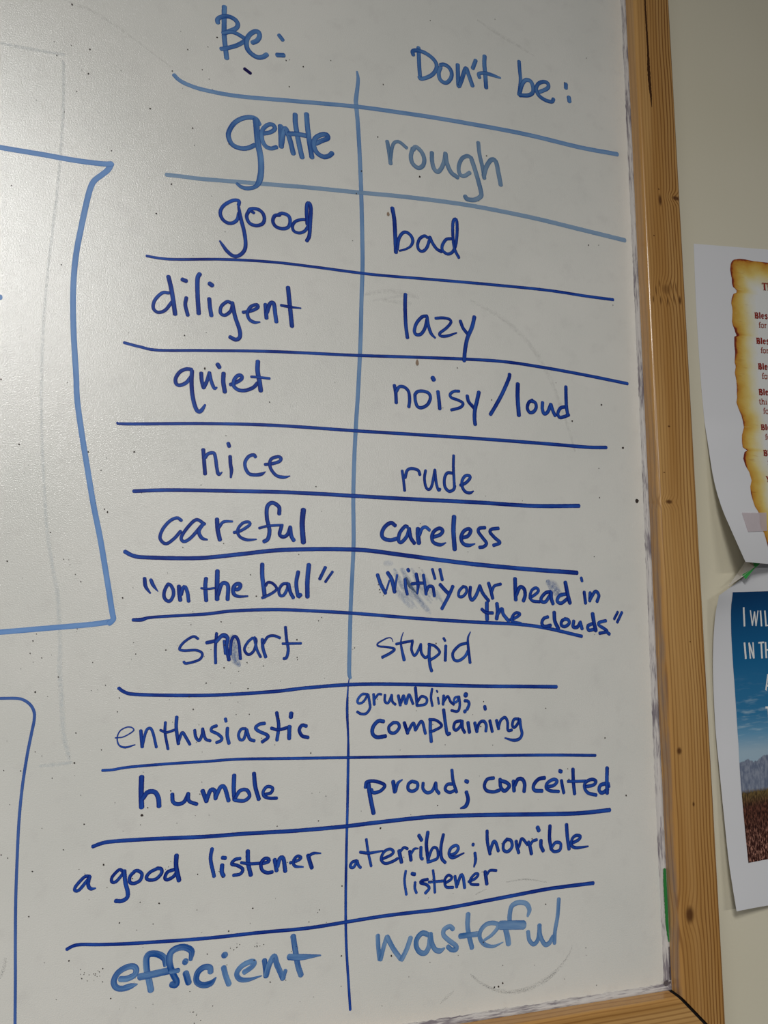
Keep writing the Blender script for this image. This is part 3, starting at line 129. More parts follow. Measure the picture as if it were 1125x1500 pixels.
TEXT_A = [
["Th",1,[[7611,13698,197,7610,12633,197,7609,11548,197],[7329,11631,82,7609,11635,82,7890,11640,82],[7471,13632,68,7611,13635,68,7751,13637,68],[7343,11609,68,7343,11850,68,7343,12089,68],[7876,11618,68,7876,11858,68,7876,12097,68],[8059,13706,198,8059,12587,198,8059,11445,198],[7947,13641,68,8059,13643,68,8172,13645,68],[7946,11553,69,8002,11521,69,8059,11489,69],[8073,12598,198,8214,12255,198,8340,12473,198,8355,13712,198],[8242,13646,68,8355,13648,69,8467,13650,69]]],
["Bles",1,[[6393,22161,157,6395,21281,157,6397,20410,157],[6297,20467,54,6417,20461,54,6537,20455,54],[6293,22113,54,6413,22107,54,6533,22102,54],[6509,20456,126,6631,20659,126,6631,20990,126,6507,21223,126],[6423,21227,54,6471,21225,54,6518,21223,54],[6507,21276,141,6663,21479,142,6662,21901,142,6505,22103,141],[6874,22139,157,6876,21214,158,6878,20300,158],[6784,22090,54,6874,22086,55,6963,22081,55],[6789,20391,55,6833,20362,55,6878,20334,55],[7066,21425,55,7206,21418,55,7347,21411,55],[7347,21411,71,7337,21061,71,7225,20891,71],[7225,20926,126,7095,21107,126,7083,21598,126,7121,21914,126,7232,22086,126],[7221,22069,55,7283,21960,55,7346,21851,55],[7697,21131,103,7669,20905,103,7557,20875,103,7483,21141,103,7583,21400,103,7695,21657,103,7666,21995,103,7553,22107,103,7469,21845,103]]],
["for",0,[[6776,24953,90,6781,23749,90,6814,23377,90,6921,23340,90],[6674,23898,44,6783,23894,44,6892,23889,44],[6691,24909,44,6776,24905,44,6861,24902,44],[7095,23815,77,6971,24014,77,6968,24705,77,7090,24940,77,7213,24695,77,7216,24003,77,7095,23815,77],[7394,24927,91,7396,24382,91,7399,23834,91],[7308,24883,44,7394,24879,44,7479,24876,44],[7313,23870,44,7356,23852,44,7399,23834,44],[7408,24124,82,7479,23863,82,7559,23892,82]]],
["Bles",1,[[6379,29663,154,6383,28869,154,6388,28055,154],[6289,28107,53,6407,28103,53,6525,28099,53],[6281,29619,53,6399,29615,53,6517,29612,53],[6497,28100,123,6617,28293,124,6616,28603,124,6494,28817,123],[6411,28820,53,6458,28818,53,6505,28817,53],[6493,28865,139,6646,29053,139,6644,29435,139,6489,29613,139],[6852,29649,154,6857,28813,155,6861,27956,155],[6764,29604,53,6852,29602,53,6940,29599,53],[6773,28041,54,6817,28015,54,6861,27989,54],[7043,29008,54,7181,29004,54,7319,29000,54],[7319,29000,70,7310,28677,70,7200,28518,70],[7200,28551,124,7072,28717,124,7059,29168,124,7096,29453,124,7205,29607,124],[7194,29592,54,7255,29495,54,7317,29398,54],[7664,28747,101,7637,28537,101,7527,28508,101,7453,28754,101,7552,28992,101,7661,29229,101,7631,29531,101,7520,29629,101,7438,29395,101]]],
["for",0,[[6796,32016,88,6802,31031,89,6835,30720,89,6940,30688,89],[6696,31156,43,6804,31151,43,6911,31146,43],[6713,31981,43,6796,31977,43,6880,31973,43],[7110,31083,75,6989,31248,75,6985,31813,75,7105,32002,75,7226,31802,75,7230,31237,75,7110,31083,75],[7404,31989,89,7406,31545,89,7409,31095,89],[7320,31954,43,7404,31950,43,7488,31946,43],[7325,31126,43,7367,31111,43,7409,31095,43],[7418,31334,80,7488,31118,80,7567,31141,80]]],
["Ble",1,[[6368,36010,153,6373,35326,153,6377,34644,153],[6278,34689,53,6396,34684,53,6514,34680,53],[6270,35972,53,6387,35968,53,6505,35964,53],[6486,34681,123,6606,34840,123,6604,35100,123,6482,35282,122],[6400,35284,53,6447,35283,53,6493,35281,53],[6482,35322,138,6634,35481,138,6632,35809,138,6478,35965,138],[6839,35994,153,6844,35275,153,6849,34558,154],[6752,35956,53,6839,35953,53,6927,35950,53],[6761,34630,53,6805,34608,53,6849,34585,53],[7030,35440,53,7167,35435,53,7305,35430,53],[7305,35430,69,7296,35157,69,7187,35024,69],[7187,35051,123,7059,35193,123,7045,35576,123,7082,35821,123,7191,35954,123],[7180,35941,53,7241,35857,53,7302,35772,53]]],
["for",0,[[6714,38263,90,6722,37277,90,6756,36978,90,6863,36949,90],[6614,37397,44,6724,37394,44,6833,37390,44],[6629,38226,44,6714,38223,44,6800,38220,44],[7037,37332,77,6912,37492,77,6908,38058,77,7029,38253,77,7154,38050,77,7159,37484,77,7037,37332,77],[7335,38244,90,7339,37793,90,7342,37348,91],[7249,38207,44,7335,38204,44,7421,38201,44],[7256,37377,44,7299,37362,44,7342,37348,44],[7351,37583,81,7423,37372,81,7503,37395,82]]],
["Ble",1,[[6216,42700,155,6226,41871,155,6235,41055,156],[6134,41109,54,6254,41103,54,6374,41096,54],[6116,42655,54,6236,42649,54,6356,42643,54],[6346,41098,124,6467,41286,125,6463,41596,125,6338,41816,124],[6254,41820,54,6302,41818,54,6349,41815,54],[6337,41865,140,6492,42055,140,6487,42453,140,6328,42644,140],[6697,42676,156,6707,41805,156,6717,40949,156],[6608,42630,54,6697,42625,54,6787,42621,54],[6626,41035,54,6671,41008,54,6716,40981,54],[6896,42001,54,7036,41994,54,7177,41986,54],[7177,41986,70,7169,41658,70,7059,41500,70],[7058,41532,125,6927,41703,125,6911,42165,125,6946,42463,125,7057,42624,125],[7046,42608,54,7109,42504,54,7172,42401,54]]],
["thi",0,[[6162,43966,92,6135,45177,91,6187,45387,91,6264,45318,91],[6048,44356,44,6160,44350,44,6272,44345,44],[6383,45410,92,6394,44556,92,6405,43715,92],[6297,45365,44,6384,45361,44,6471,45357,44],[6317,43799,44,6361,43773,44,6405,43747,44],[6405,44563,92,6518,44300,92,6614,44456,92,6613,45399,92],[6526,45354,44,6613,45350,44,6701,45345,44],[6843,45388,92,6850,44833,92,6857,44283,92],[6756,45343,44,6844,45338,45,6931,45334,45],[6769,44320,45,6813,44302,45,6857,44283,45],[6857,43867,110,6863,43851,110,6869,43835,110]]],
["fo",0,[[6508,48271,91,6523,46991,91,6560,46603,92,6670,46564,92],[6411,47149,44,6524,47143,44,6636,47138,44],[6421,48223,44,6509,48219,44,6596,48215,44],[6845,47061,78,6716,47270,78,6708,48004,78,6831,48256,78,6960,47992,78,6968,47258,78,6845,47061,78]]],
["Ble",1,[[6089,53981,148,6102,52910,148,6115,51871,149],[6017,51937,51,6133,51932,51,6249,51926,51],[5992,53921,51,6109,53915,51,6225,53908,51],[6222,51927,119,6338,52167,119,6333,52562,119,6211,52841,119],[6130,52845,51,6176,52843,51,6222,52840,51],[6210,52904,134,6359,53151,134,6352,53664,134,6198,53910,134],[6555,53955,149,6568,52833,149,6581,51747,149],[6469,53895,51,6556,53890,51,6642,53885,52],[6493,51853,52,6537,51820,52,6580,51788,52],[6749,53088,52,6885,53081,52,7021,53074,52],[7021,53074,67,7015,52653,67,6909,52449,67],[6908,52491,119,6781,52706,119,6763,53300,119,6797,53683,119,6903,53893,119],[6892,53872,52,6954,53739,52,7015,53607,52]]],
["fo",0,[[6442,57548,91,6463,56013,91,6502,55528,91,6612,55476,91],[6350,56209,44,6463,56198,44,6576,56188,44],[6355,57495,44,6443,57487,44,6532,57479,44],[6787,56088,77,6657,56346,77,6646,57227,77,6769,57518,77,6900,57204,77,6911,56323,77,6787,56088,77]]],
["Bl",1,[[6064,62813,150,6078,61969,151,6092,61099,151],[5990,61161,52,6111,61151,52,6232,61141,52],[5963,62770,52,6084,62761,52,6206,62752,52],[6204,61144,121,6324,61345,121,6319,61676,121,6191,61909,121],[6107,61916,52,6155,61912,52,6203,61908,52],[6191,61961,136,6345,62153,136,6339,62558,136,6178,62754,136],[6550,62777,151,6564,61889,151,6578,60972,151],[6460,62733,52,6551,62727,52,6641,62720,52],[6486,61068,52,6532,61038,52,6577,61008,52]]],
["f",0,[[6436,65302,90,6455,64156,90,6495,63800,90,6607,63761,90],[6341,64302,44,6456,64293,44,6571,64285,44],[6347,65262,44,6437,65256,44,6527,65250,44]]],
["Y",1,[[6049,68601,149,6124,69061,149,6199,69533,149],[6199,69533,149,6189,69949,149,6179,70374,149],[6199,69533,72,6290,69048,73,6381,68575,73],[6065,70325,52,6180,70316,52,6296,70306,52],[5956,68625,52,6048,68618,52,6140,68611,52],[6289,68600,52,6380,68593,52,6472,68586,52]]]
]
TEXT_B = [
["I",[[3107,24615,190,3230,28432,190,3309,31804,190]]],
["WIL",[[3911,25936,127,4063,28919,127,4192,31639,127],[4192,31639,115,4296,29135,115,4390,26413,115],[4390,26413,128,4505,29199,128,4604,31761,128],[4604,31761,115,4706,29065,115,4795,26111,115],[5078,26131,167,5155,29147,167,5216,31897,167],[5582,26167,168,5659,29182,168,5721,31934,167],[5722,31657,116,5945,31650,116,6167,31642,116],[6369,26224,169,6427,29237,168,6472,31987,168],[6474,31711,117,6690,31703,117,6905,31695,117]]],
["IN",[[3320,36826,189,3386,39200,189,3442,41449,189],[3811,36944,152,3872,39238,152,3926,41415,151],[3811,36944,164,4065,39214,164,4308,41372,164],[4244,36856,140,4287,39174,139,4323,41373,139]]],
["TH",[[4826,37061,127,5141,37004,128,5456,36947,128],[5141,37004,179,5169,39279,179,5191,41440,178],[5607,36877,179,5632,39200,179,5650,41403,179],[6178,36919,180,6191,39241,180,6199,41444,179],[5639,39162,115,5908,39163,115,6177,39164,116]]],
["A",[[5747,45532,153,5590,47365,152,5431,49067,152],[5747,45532,178,5824,47382,178,5896,49103,178],[5547,48097,114,5722,48095,114,5898,48094,114]]],
["T",[[5261,52782,138,5601,52783,139,5942,52784,139],[5578,52813,176,5567,54920,176,5552,57653,176]]]
]
PICTURE_LEFT = [[0.01608,0.17426],[0.01637,0.23124],[0.01775,0.28678],[0.01898,0.34437],[0.0206,0.41303],[0.02173,0.47191],[0.02221,0.53905],[0.02203,0.65527],[0.02054,0.7723],[0.02042,0.84003],[0.02055,0.87641],[0.02046,0.91238]]
PICTURE_RIGHT = [[0.05845,0.17161],[0.04148,0.90975]]
CORNER_CUT = [[0.00065,0.18845],[0.04467,0.04297]]
CLEAR_TAPE = [[0.02249,0.82553],[0.02194,0.90437],[0.04821,0.89673],[0.05317,0.81856]]
GREEN_TAPE = [[0.47194,-0.0132,1.48918],[0.47546,-0.0132,1.48556],[0.48377,-0.014,1.49421],[0.49159,-0.014,1.49984],[0.48318,-0.014,1.49992],[0.48504,-0.0135,1.4957]]
CORNER_TAPE = [[0.45797,-0.0118,1.47884],[0.4708,-0.0135,1.48687],[0.48498,-0.014,1.49624],[0.48642,-0.002,1.50174],[0.47978,0.001,1.4913]]
KNOTS = [[0.42443,1.81551,0.00426,0.00225],[0.40815,1.81112,0.00175,0.00575],[0.40166,1.54695,0.0036,0.00197],[0.40538,1.6102,0.00147,0.00087],[0.39849,1.57106,0.00118,0.00057],[0.39952,1.35102,0.0025,0.00307],[0.40164,1.2312,0.00426,0.00674],[0.41016,1.31072,0.00113,0.00201],[0.41493,1.43461,0.00078,0.00064],[0.4229,1.72186,0.00125,0.00432],[0.39623,1.71964,0.00061,0.00366],[0.39938,1.72794,0.00054,0.0049],[0.40364,1.71938,0.00061,0.00428],[0.4104,1.71904,0.00062,0.00429],[0.41674,1.72229,0.00055,0.00492],[0.40967,1.72992,0.00481,0.00493],[0.40314,1.73453,0.00048,0.00369],[0.41471,1.73427,0.00048,0.00495],[0.41941,1.73244,0.00049,0.00557],[0.40733,1.82111,0.00091,0.00083],[0.40007,1.7772,0.00089,0.00081],[0.3857,1.21366,0.00119,0.00758]]
CRACK = [[0.40378,2.03014,0.00168],[0.40303,2.00245,0.00154],[0.40302,1.98204,0.00182],[0.40335,1.95517,0.00196],[0.40315,1.93178,0.00294],[0.40385,1.9121,0.00238],[0.40447,1.89779,0.00042]]

# ---------------------------------------------------------------- helpers
def mesh_obj(name, verts, faces, mat, parent=None, attrs=None, smooth=False, uv=None, mats=None):
    """one mesh object; vertices are given in world space and moved into the parent's space"""
    off = Vector(parent.matrix_world.translation) if parent else Vector((0, 0, 0))
    if parent and parent.parent:
        off = Vector(ROOTS[parent.name])
    me = bpy.data.meshes.new(name)
    me.from_pydata([tuple(Vector(v) - off) for v in verts], [], faces)
    if mat: me.materials.append(mat)
    for k, vals in (attrs or {}).items():
        a = me.attributes.new(k, 'FLOAT', 'POINT')
        a.data.foreach_set('value', vals)
    if smooth:
        for p in me.polygons: p.use_smooth = True
    me.update()
    o = bpy.data.objects.new(name, me)
    COL.objects.link(o)
    if parent: o.parent = parent
    return o

ROOTS = {}
def empty(name, loc, label, cat, group=None):
    o = bpy.data.objects.new(name, None)
    o.empty_display_size = 0.05
    o.location = loc
    o.matrix_world = Matrix.Translation(loc)
    COL.objects.link(o)
    tag(o, label, cat, group)
    ROOTS[o.name] = tuple(loc)
    return o

def tag(o, label=None, cat=None, group=None, kind=None):
    if label: o['label'] = label
    if cat: o['category'] = cat
    if group: o['group'] = group
    if kind: o['kind'] = kind
    return o

def spline(P, step):
    """Catmull-Rom through points [(a, b, w)], resampled about every step"""
    P = [Vector(p) for p in P]
    if len(P) == 1: P = [P[0], P[0] + Vector((1e-5, 0, 0))]
    if len(P) == 2: P = [P[0], (P[0] + P[1]) / 2, P[1]]
    Q = [2 * P[0] - P[1]] + P + [2 * P[-1] - P[-2]]
    out = []
    for i in range(1, len(Q) - 2):
        a, b, c, d = Q[i - 1:i + 3]
        n = max(1, int(((c - b).xy.length) / step + .5))
        for k in range(n):
            t = k / n
            out.append(.5 * (2 * b + (c - a) * t + (2 * a - 5 * b + 4 * c - d) * t * t + (3 * b - a - 3 * c + d) * t ** 3))
    out.append(P[-1])
    return out

ACROSS = (-1, -.72, -.38, 0, .38, .72, 1)
class Ink:
    """ribbons of ink lying on a surface; place(a, b, lift) maps the stroke plane to the world"""
    def __init__(self, place):
        self.place = place
        self.v = []; self.f = []
        self.al = []; self.ac = []; self.rn = []
    def stroke(self, pts, lift, step=.0007, caps=True, jit=None, edge=0.0):
        C = spline(pts, step)
        if len(C) < 2: return
        rows = []
        d0 = (C[1].xy - C[0].xy); d1 = (C[-1].xy - C[-2].xy)
        d0 = d0.normalized() if d0.length > 1e-9 else Vector((1, 0)); d1 = d1.normalized() if d1.length > 1e-9 else d0
        if caps:
            r = max(C[0].z, 1e-5) / 2
            for a in (90, 70, 50, 30, 12):
                s, c_ = math.sin(math.radians(a)), math.cos(math.radians(a))
                rows.append((C[0].xy - d0 * r * s * .8, d0, max(r * c_, r * .04)))
        for i, p in enumerate(C):
            a = C[max(i - 1, 0)].xy; b = C[min(i + 1, len(C) - 1)].xy
            d = b - a
            d = d.normalized() if d.length > 1e-9 else d0
            rows.append((p.xy, d, max(p.z, 1e-5) / 2))
        if caps:
            r = max(C[-1].z, 1e-5) / 2
            for a in (12, 30, 50, 70, 90):
                s, c_ = math.sin(math.radians(a)), math.cos(math.radians(a))
                rows.append((C[-1].xy + d1 * r * s * .8, d1, max(r * c_, r * .04)))
        base = len(self.v)
        al = 0.0; last = None; rnd = random.random()
        nA = len(ACROSS)
        for i, (p, d, h) in enumerate(rows):
            if last is not None: al += (p - last).length
            last = p
            nrm = Vector((-d.y, d.x))
            wob = 1 + edge * (random.random() - .5)
            for s in ACROSS:
                q = p + nrm * h * s * wob
                self.v.append(self.place(q.x, q.y, lift + i * 2e-8))
                self.al.append(al); self.ac.append(s); self.rn.append(rnd)
            if i:
                for k in range(nA - 1):
                    a = base + (i - 1) * nA + k
                    self.f.append((a, a + 1, a + nA + 1, a + nA))
    def build(self, name, mat, parent, label=None):
        o = mesh_obj(name, self.v, self.f, mat, parent, {'along': self.al, 'across': self.ac, 'rnd': self.rn})
        if label: o['label'] = label
        return o

# ---------------------------------------------------------------- materials
class NT:
    def __init__(self, name):
        self.m = bpy.data.materials.new(name)
        self.m.use_nodes = True
        self.t = self.m.node_tree
        self.b = self.t.nodes['Principled BSDF']
        self.out = self.t.nodes['Material Output']
    def n(self, kind, **kw):
        x = self.t.nodes.new(kind)
        for k, v in kw.items(): setattr(x, k, v)
        return x
    def put(self, sock, v):
        if isinstance(v, bpy.types.NodeSocket): self.t.links.new(v, sock)
        else: sock.default_value = v
    def math(self, op, a, b=0.0, c=0.0, clamp=False):
        x = self.n('ShaderNodeMath', operation=op, use_clamp=clamp)
        for s, v in zip(x.inputs, (a, b, c)): self.put(s, v)
        return x.outputs[0]
    def mix(self, f, a, b):
        x = self.n('ShaderNodeMix', data_type='RGBA')
        self.put(x.inputs[0], f)
        for i, v in ((6, a), (7, b)):
            self.put(x.inputs[i], v if isinstance(v, bpy.types.NodeSocket) else (*v, 1))
        return x.outputs[2]
    def noise(self, vec, scale, detail=2.0, rough=.5):
        x = self.n('ShaderNodeTexNoise')
        if vec is not None: self.put(x.inputs['Vector'], vec)
        x.inputs['Scale'].default_value = scale; x.inputs['Detail'].default_value = detail; x.inputs['Roughness'].default_value = rough
        return x.outputs[0]
    def attr(self, name):
        x = self.n('ShaderNodeAttribute', attribute_name=name)
        return x.outputs['Fac']
    def xyz(self, a, b, c=0.0):
        x = self.n('ShaderNodeCombineXYZ')
        for s, v in zip(x.inputs, (a, b, c)): self.put(s, v)
        return x.outputs[0]
    def sep(self, v):
        x = self.n('ShaderNodeSeparateXYZ'); self.put(x.inputs[0], v); return x.outputs
    def pos(self):
        return self.n('ShaderNodeNewGeometry').outputs['Position']
    def ramp(self, f, stops, interp='LINEAR'):
        x = self.n('ShaderNodeValToRGB')
        r = x.color_ramp; r.interpolation = interp
        while len(r.elements) < len(stops): r.elements.new(.5)
        for e, (p, c) in zip(r.elements, stops):
            e.position = p; e.color = (*c, 1) if len(c) == 3 else c
        self.put(x.inputs[0], f)
        return x.outputs[0]
    def smooth(self, v, a, b):
        x = self.n('ShaderNodeMapRange', interpolation_type='SMOOTHSTEP')
        self.put(x.inputs[0], v); x.inputs[1].default_value = a; x.inputs[2].default_value = b
        return x.outputs[0]
    def bump(self, h, strength, dist=.001):
        x = self.n('ShaderNodeBump')
        x.inputs['Strength'].default_value = strength; x.inputs['Distance'].default_value = dist
        self.put(x.inputs['Height'], h); self.put(self.b.inputs['Normal'], x.outputs[0])
    def set(self, col=None, rough=None, spec=None, alpha=None):
        for k, v in (('Base Color', col), ('Roughness', rough), ('Specular IOR Level', spec), ('Alpha', alpha)):
            if v is not None:
                if isinstance(v, tuple) and len(v) == 3: v = (*v, 1)
                self.put(self.b.inputs[k], v)
        return self.m

def S(r, g, b):
    """sRGB 0..255 to linear"""
    f = lambda c: c / 12.92 if c <= .04045 else ((c + .055) / 1.055) ** 2.4
    return tuple(f(v / 255) for v in (r, g, b))

def ink_material(name, dark, light, fade, streak, alpha, edge=.5, dry=0.0, rough=.38):
    n = NT(name)
    al, ac, rn = n.attr('along'), n.attr('across'), n.attr('rnd')
    seed = n.math('MULTIPLY', rn, 40)
    fine = n.noise(n.xyz(n.math('MULTIPLY', al, 55), n.math('MULTIPLY', ac, 2.2), seed), 1.6, 3, .6)
    slow = n.noise(n.xyz(n.math('MULTIPLY', al, 45), n.math('MULTIPLY', ac, .3), n.math('ADD', seed, 7)), 1.0, 1)
    a2 = n.math('POWER', n.math('ABSOLUTE', ac), 3)
    f = n.math('ADD', fade, n.math('MULTIPLY', n.math('SUBTRACT', fine, .5), streak))
    f = n.math('ADD', f, n.math('MULTIPLY', n.math('SUBTRACT', slow, .5), streak * 1.3))
    f = n.math('SUBTRACT', f, n.math('MULTIPLY', a2, edge), clamp=True)
    n.b.inputs['Coat Weight'].default_value = 0
    a = alpha
    if dry:
        gap = n.smooth(fine, .55, .85)
        a = n.math('SUBTRACT', alpha, n.math('MULTIPLY', gap, dry), clamp=True)
    soft = n.math('SUBTRACT', 1.0, n.math('MULTIPLY', n.math('POWER', n.math('ABSOLUTE', ac), 14), .55))
    a = n.math('MULTIPLY', a, soft)
    return n.set(n.mix(f, dark, light), rough, .18, a)

def smear_material(name, colour, alpha, grain, lo, hi):
    n = NT(name)
    ac, al = n.attr('across'), n.attr('along')
    core = n.math('SUBTRACT', 1.0, n.math('POWER', n.math('ABSOLUTE', ac), 2))
    streak = n.noise(n.xyz(n.math('MULTIPLY', al, 40), n.math('MULTIPLY', ac, 3), 0), 2, 2)
    g = n.noise(n.pos(), grain, 2, .7)
    m = n.smooth(n.math('MULTIPLY_ADD', streak, .4, n.math('MULTIPLY', g, .6)), lo, hi)
    return n.set(colour, .45, .3, n.math('MULTIPLY', n.math('MULTIPLY', core, m), alpha))

M = {}
M['dark'] = ink_material('dark_blue_ink', (.002, .012, .20), (.036, .15, .62), .42, .90, .98, .70)
M['ink'] = ink_material('navy_ink', (.008, .004, .07), (.012, .008, .11), .3, .3, 1.0)
M['mid'] = ink_material('worn_blue_ink', (.016, .085, .33), (.17, .35, .64), .50, 1.0, .94, .60, .25)
M['faint'] = ink_material('pale_worn_ink', (.085, .19, .37), (.28, .41, .57), .52, 1.0, .85, .55, .3)
M['linemid'] = ink_material('faded_line_ink', (.085, .22, .50), (.27, .44, .69), .60, .8, .84, .5, .2)
M['linepale'] = ink_material('pale_line_ink', (.19, .33, .53), (.33, .47, .65), .55, .8, .80, .4, .3)
M['linebox'] = ink_material('box_line_ink', (.10, .26, .62), (.26, .46, .84), .58, .6, .88, .5, .15)
M['thinbox'] = ink_material('thin_box_ink', (.025, .08, .34), (.11, .22, .56), .45, .6, .95, .5)
M['brush'] = ink_material('brushed_blue_ink', (.008, .08, .34), (.22, .41, .68), .40, 1.25, .95, .25, .35)
M['brushpale'] = ink_material('brushed_pale_ink', (.040, .16, .43), (.30, .47, .70), .50, 1.2, .92, .3, .35)
M['green'] = ink_material('green_ink', (.015, .16, .03), (.05, .30, .08), .4, .6, .95)
M['scribble'] = ink_material('grey_scribble', (.05, .04, .05), (.2, .17, .18), .4, .8, .8, .3, .4)
M['smear'] = smear_material('wiped_blue_smear', (.27, .38, .62), .20, 420, .26, .62)
M['smearblue'] = smear_material('rubbed_blue_smear', (.10, .19, .45), .62, 420, .28, .66)
M['smeargrey'] = smear_material('grey_wipe', (.38, .37, .36), .16, 300, .35, .7)
M['speckarc'] = smear_material('speckled_eraser_dust', (.26, .26, .26), .55, 1400, .46, .62)
M['ghost'] = smear_material('erased_line', (.46, .57, .66), .22, 500, .30, .66)

def plain(name, col, rough=.5, spec=.4):
    return NT(name).set(col, rough, spec)

# whiteboard skin: hard white with a slight grain and blotchy wear
n = NT('whiteboard_skin')
p = n.pos()
blot = n.noise(p, 9, 3, .6)
fine = n.noise(p, 60, 3, .6)
c = n.mix(n.smooth(blot, .3, .7), S(224, 223, 216), S(230, 228, 221))
c = n.mix(n.math('MULTIPLY', n.smooth(fine, .5, .8), .35), c, S(208, 205, 200))
grain = n.noise(p, 1150, 2, .7)
n.set(c, n.math('MULTIPLY_ADD', blot, .05, .20), .85)
n.bump(grain, .30, .0006)
M['board'] = n.m

# painted wall
n = NT('wall_paint')
p = n.pos()
c = n.mix(n.smooth(n.noise(p, 5, 2), .35, .65), S(214, 207, 184), S(218, 211, 190))
n.set(c, .45, .35)
n.bump(n.noise(p, 320, 3), .10, .0008)
M['wall'] = n.m

def wood(name, axis, knots, grain=1.0):
    """varnished pine; the grain runs along axis (0 = x, 2 = z)"""
    n = NT(name)
    P = n.sep(n.pos())
    u = P[axis]; v = P[2 - axis]; d = P[1]
    wob = n.noise(n.xyz(n.math('MULTIPLY', u, 6), n.math('MULTIPLY', v, 18), 0), 1.0, 2)
    vv = n.math('ADD', n.math('ADD', v, n.math('MULTIPLY', d, .6)), n.math('MULTIPLY', wob, .009))
    shade = None
    for kx, kz, ra, rb in knots:
        dx = n.math('DIVIDE', n.math('SUBTRACT', P[0], kx), ra)
        dz = n.math('DIVIDE', n.math('SUBTRACT', P[2], kz), rb)
        r = n.math('SQRT', n.math('ADD', n.math('MULTIPLY', dx, dx), n.math('MULTIPLY', dz, dz)))
        k = n.math('MULTIPLY', n.math('SUBTRACT', 1.0, n.smooth(r, .35, 1.25)), .45 if ra > .0045 and rb < .009 else 1.0)
        shade = k if shade is None else n.math('MAXIMUM', shade, k)
        if ra > .0025:   # the grain bends round a real knot
            g = n.math('EXPONENT', n.math('MULTIPLY', n.math('MULTIPLY', r, r), -.22))
            vv = n.math('ADD', vv, n.math('MULTIPLY', g, .0045))
    rings = n.math('SINE', n.math('MULTIPLY', vv, 2100))
    rings = n.smooth(rings, .0, 1.0)
    fibre = n.noise(n.xyz(n.math('MULTIPLY', u, 18), n.math('MULTIPLY', v, 900), n.math('MULTIPLY', d, 900)), 1.0, 3, .6)
    broad = n.noise(n.xyz(n.math('MULTIPLY', u, 3), n.math('MULTIPLY', v, 60), n.math('MULTIPLY', d, 60)), 1.0, 2)
    c = n.mix(n.smooth(broad, .3, .7), S(200, 155, 95), S(178, 130, 70))
    deep = n.smooth(n.noise(n.xyz(n.math('MULTIPLY', u, 2.2), n.math('MULTIPLY', v, 40), 5), 1.0, 1), .3, .7)
    if axis == 2:
        deep = n.math('ADD', n.math('MULTIPLY', deep, .45), n.math('MULTIPLY', n.smooth(v, .402, .428), .5))
    c = n.mix(n.math('MULTIPLY', n.math('MULTIPLY', rings, grain), n.math('MULTIPLY_ADD', deep, .80, .16, True)), c, S(112, 66, 22))
    c = n.mix(n.math('MULTIPLY', n.smooth(fibre, .45, .8), .35), c, S(160, 116, 66))
    # grey marker dust rubbed into the side that faces the board
    if axis == 2:
        side = n.math('MULTIPLY', n.math('SUBTRACT', 1.0, n.smooth(P[0], .3915, .3932)), n.smooth(P[2], 1.80, 1.42))
        dust = n.smooth(n.noise(n.xyz(n.math('MULTIPLY', u, 25), n.math('MULTIPLY', d, 160), 0), 1.0, 3, .6), .36, .62)
        c = n.mix(n.math('MULTIPLY', n.math('MULTIPLY', side, dust), .55), c, S(120, 108, 104))
    if shade is not None:
        c = n.mix(n.math('MULTIPLY', shade, .88), c, S(78, 42, 18))
    n.set(c, .22, .55)
    n.bump(fibre, .12, .0006)
    return n.m
M['pine_side'] = wood('varnished_pine_upright', 2, KNOTS)
M['pine_flat'] = wood('varnished_pine_crosspiece', 0, [(.30, 1.156, .0022, .0014), (.345, 1.160, .0016, .001)], .5)

n = NT('grimy_caulk')
P = n.sep(n.pos())
# grime runs along the bead, so the pattern is drawn out along it
g = n.noise(n.xyz(n.math('MULTIPLY', P[0], 900), n.math('MULTIPLY', P[1], 700), n.math('MULTIPLY', P[2], 60)), 1.0, 3, .65)
h = n.noise(n.xyz(n.math('MULTIPLY', P[0], 60), n.math('MULTIPLY', P[1], 700), n.math('MULTIPLY', P[2], 900)), 1.0, 3, .65)
low = n.math('LESS_THAN', P[2], 1.1795)
g = n.math('ADD', n.math('MULTIPLY', h, low), n.math('MULTIPLY', g, n.math('SUBTRACT', 1.0, low)))
g2 = n.noise(n.pos(), 22, 2)
c = n.mix(n.smooth(n.math('MULTIPLY_ADD', g2, .5, n.math('MULTIPLY', g, .6)), .50, .66), S(203, 198, 194), S(128, 120, 126))
n.set(c, .6, .3)
M['caulk'] = n.m

M['paper'] = plain('white_paper', S(222, 222, 225), .55, .3)
M['speck'] = plain('dark_speck', S(60, 52, 48), .7, .2)
M['stain'] = plain('brown_stain', S(150, 128, 108), .5, .4)
M['crack'] = plain('dark_split', (.055, .022, .008), .9, .1)
M['gap'] = plain('dark_gap', (.012, .010, .009), .9, .1)
M['red_bold'] = plain('dark_red_print', S(140, 44, 36), .55, .3)
M['red_thin'] = plain('brown_red_print', S(150, 72, 58), .55, .3)
M['white_print'] = plain('white_print', S(232, 232, 230), .55, .3)
n = NT('clear_tape'); n.set(S(225, 212, 215), .25, .5, .45); M['clear'] = n.m
n = NT('frosted_tape'); n.set(S(228, 224, 220), .3, .5, .8); M['frost'] = n.m
M['green_tape'] = plain('green_tape_film', S(58, 160, 74), .35, .5)

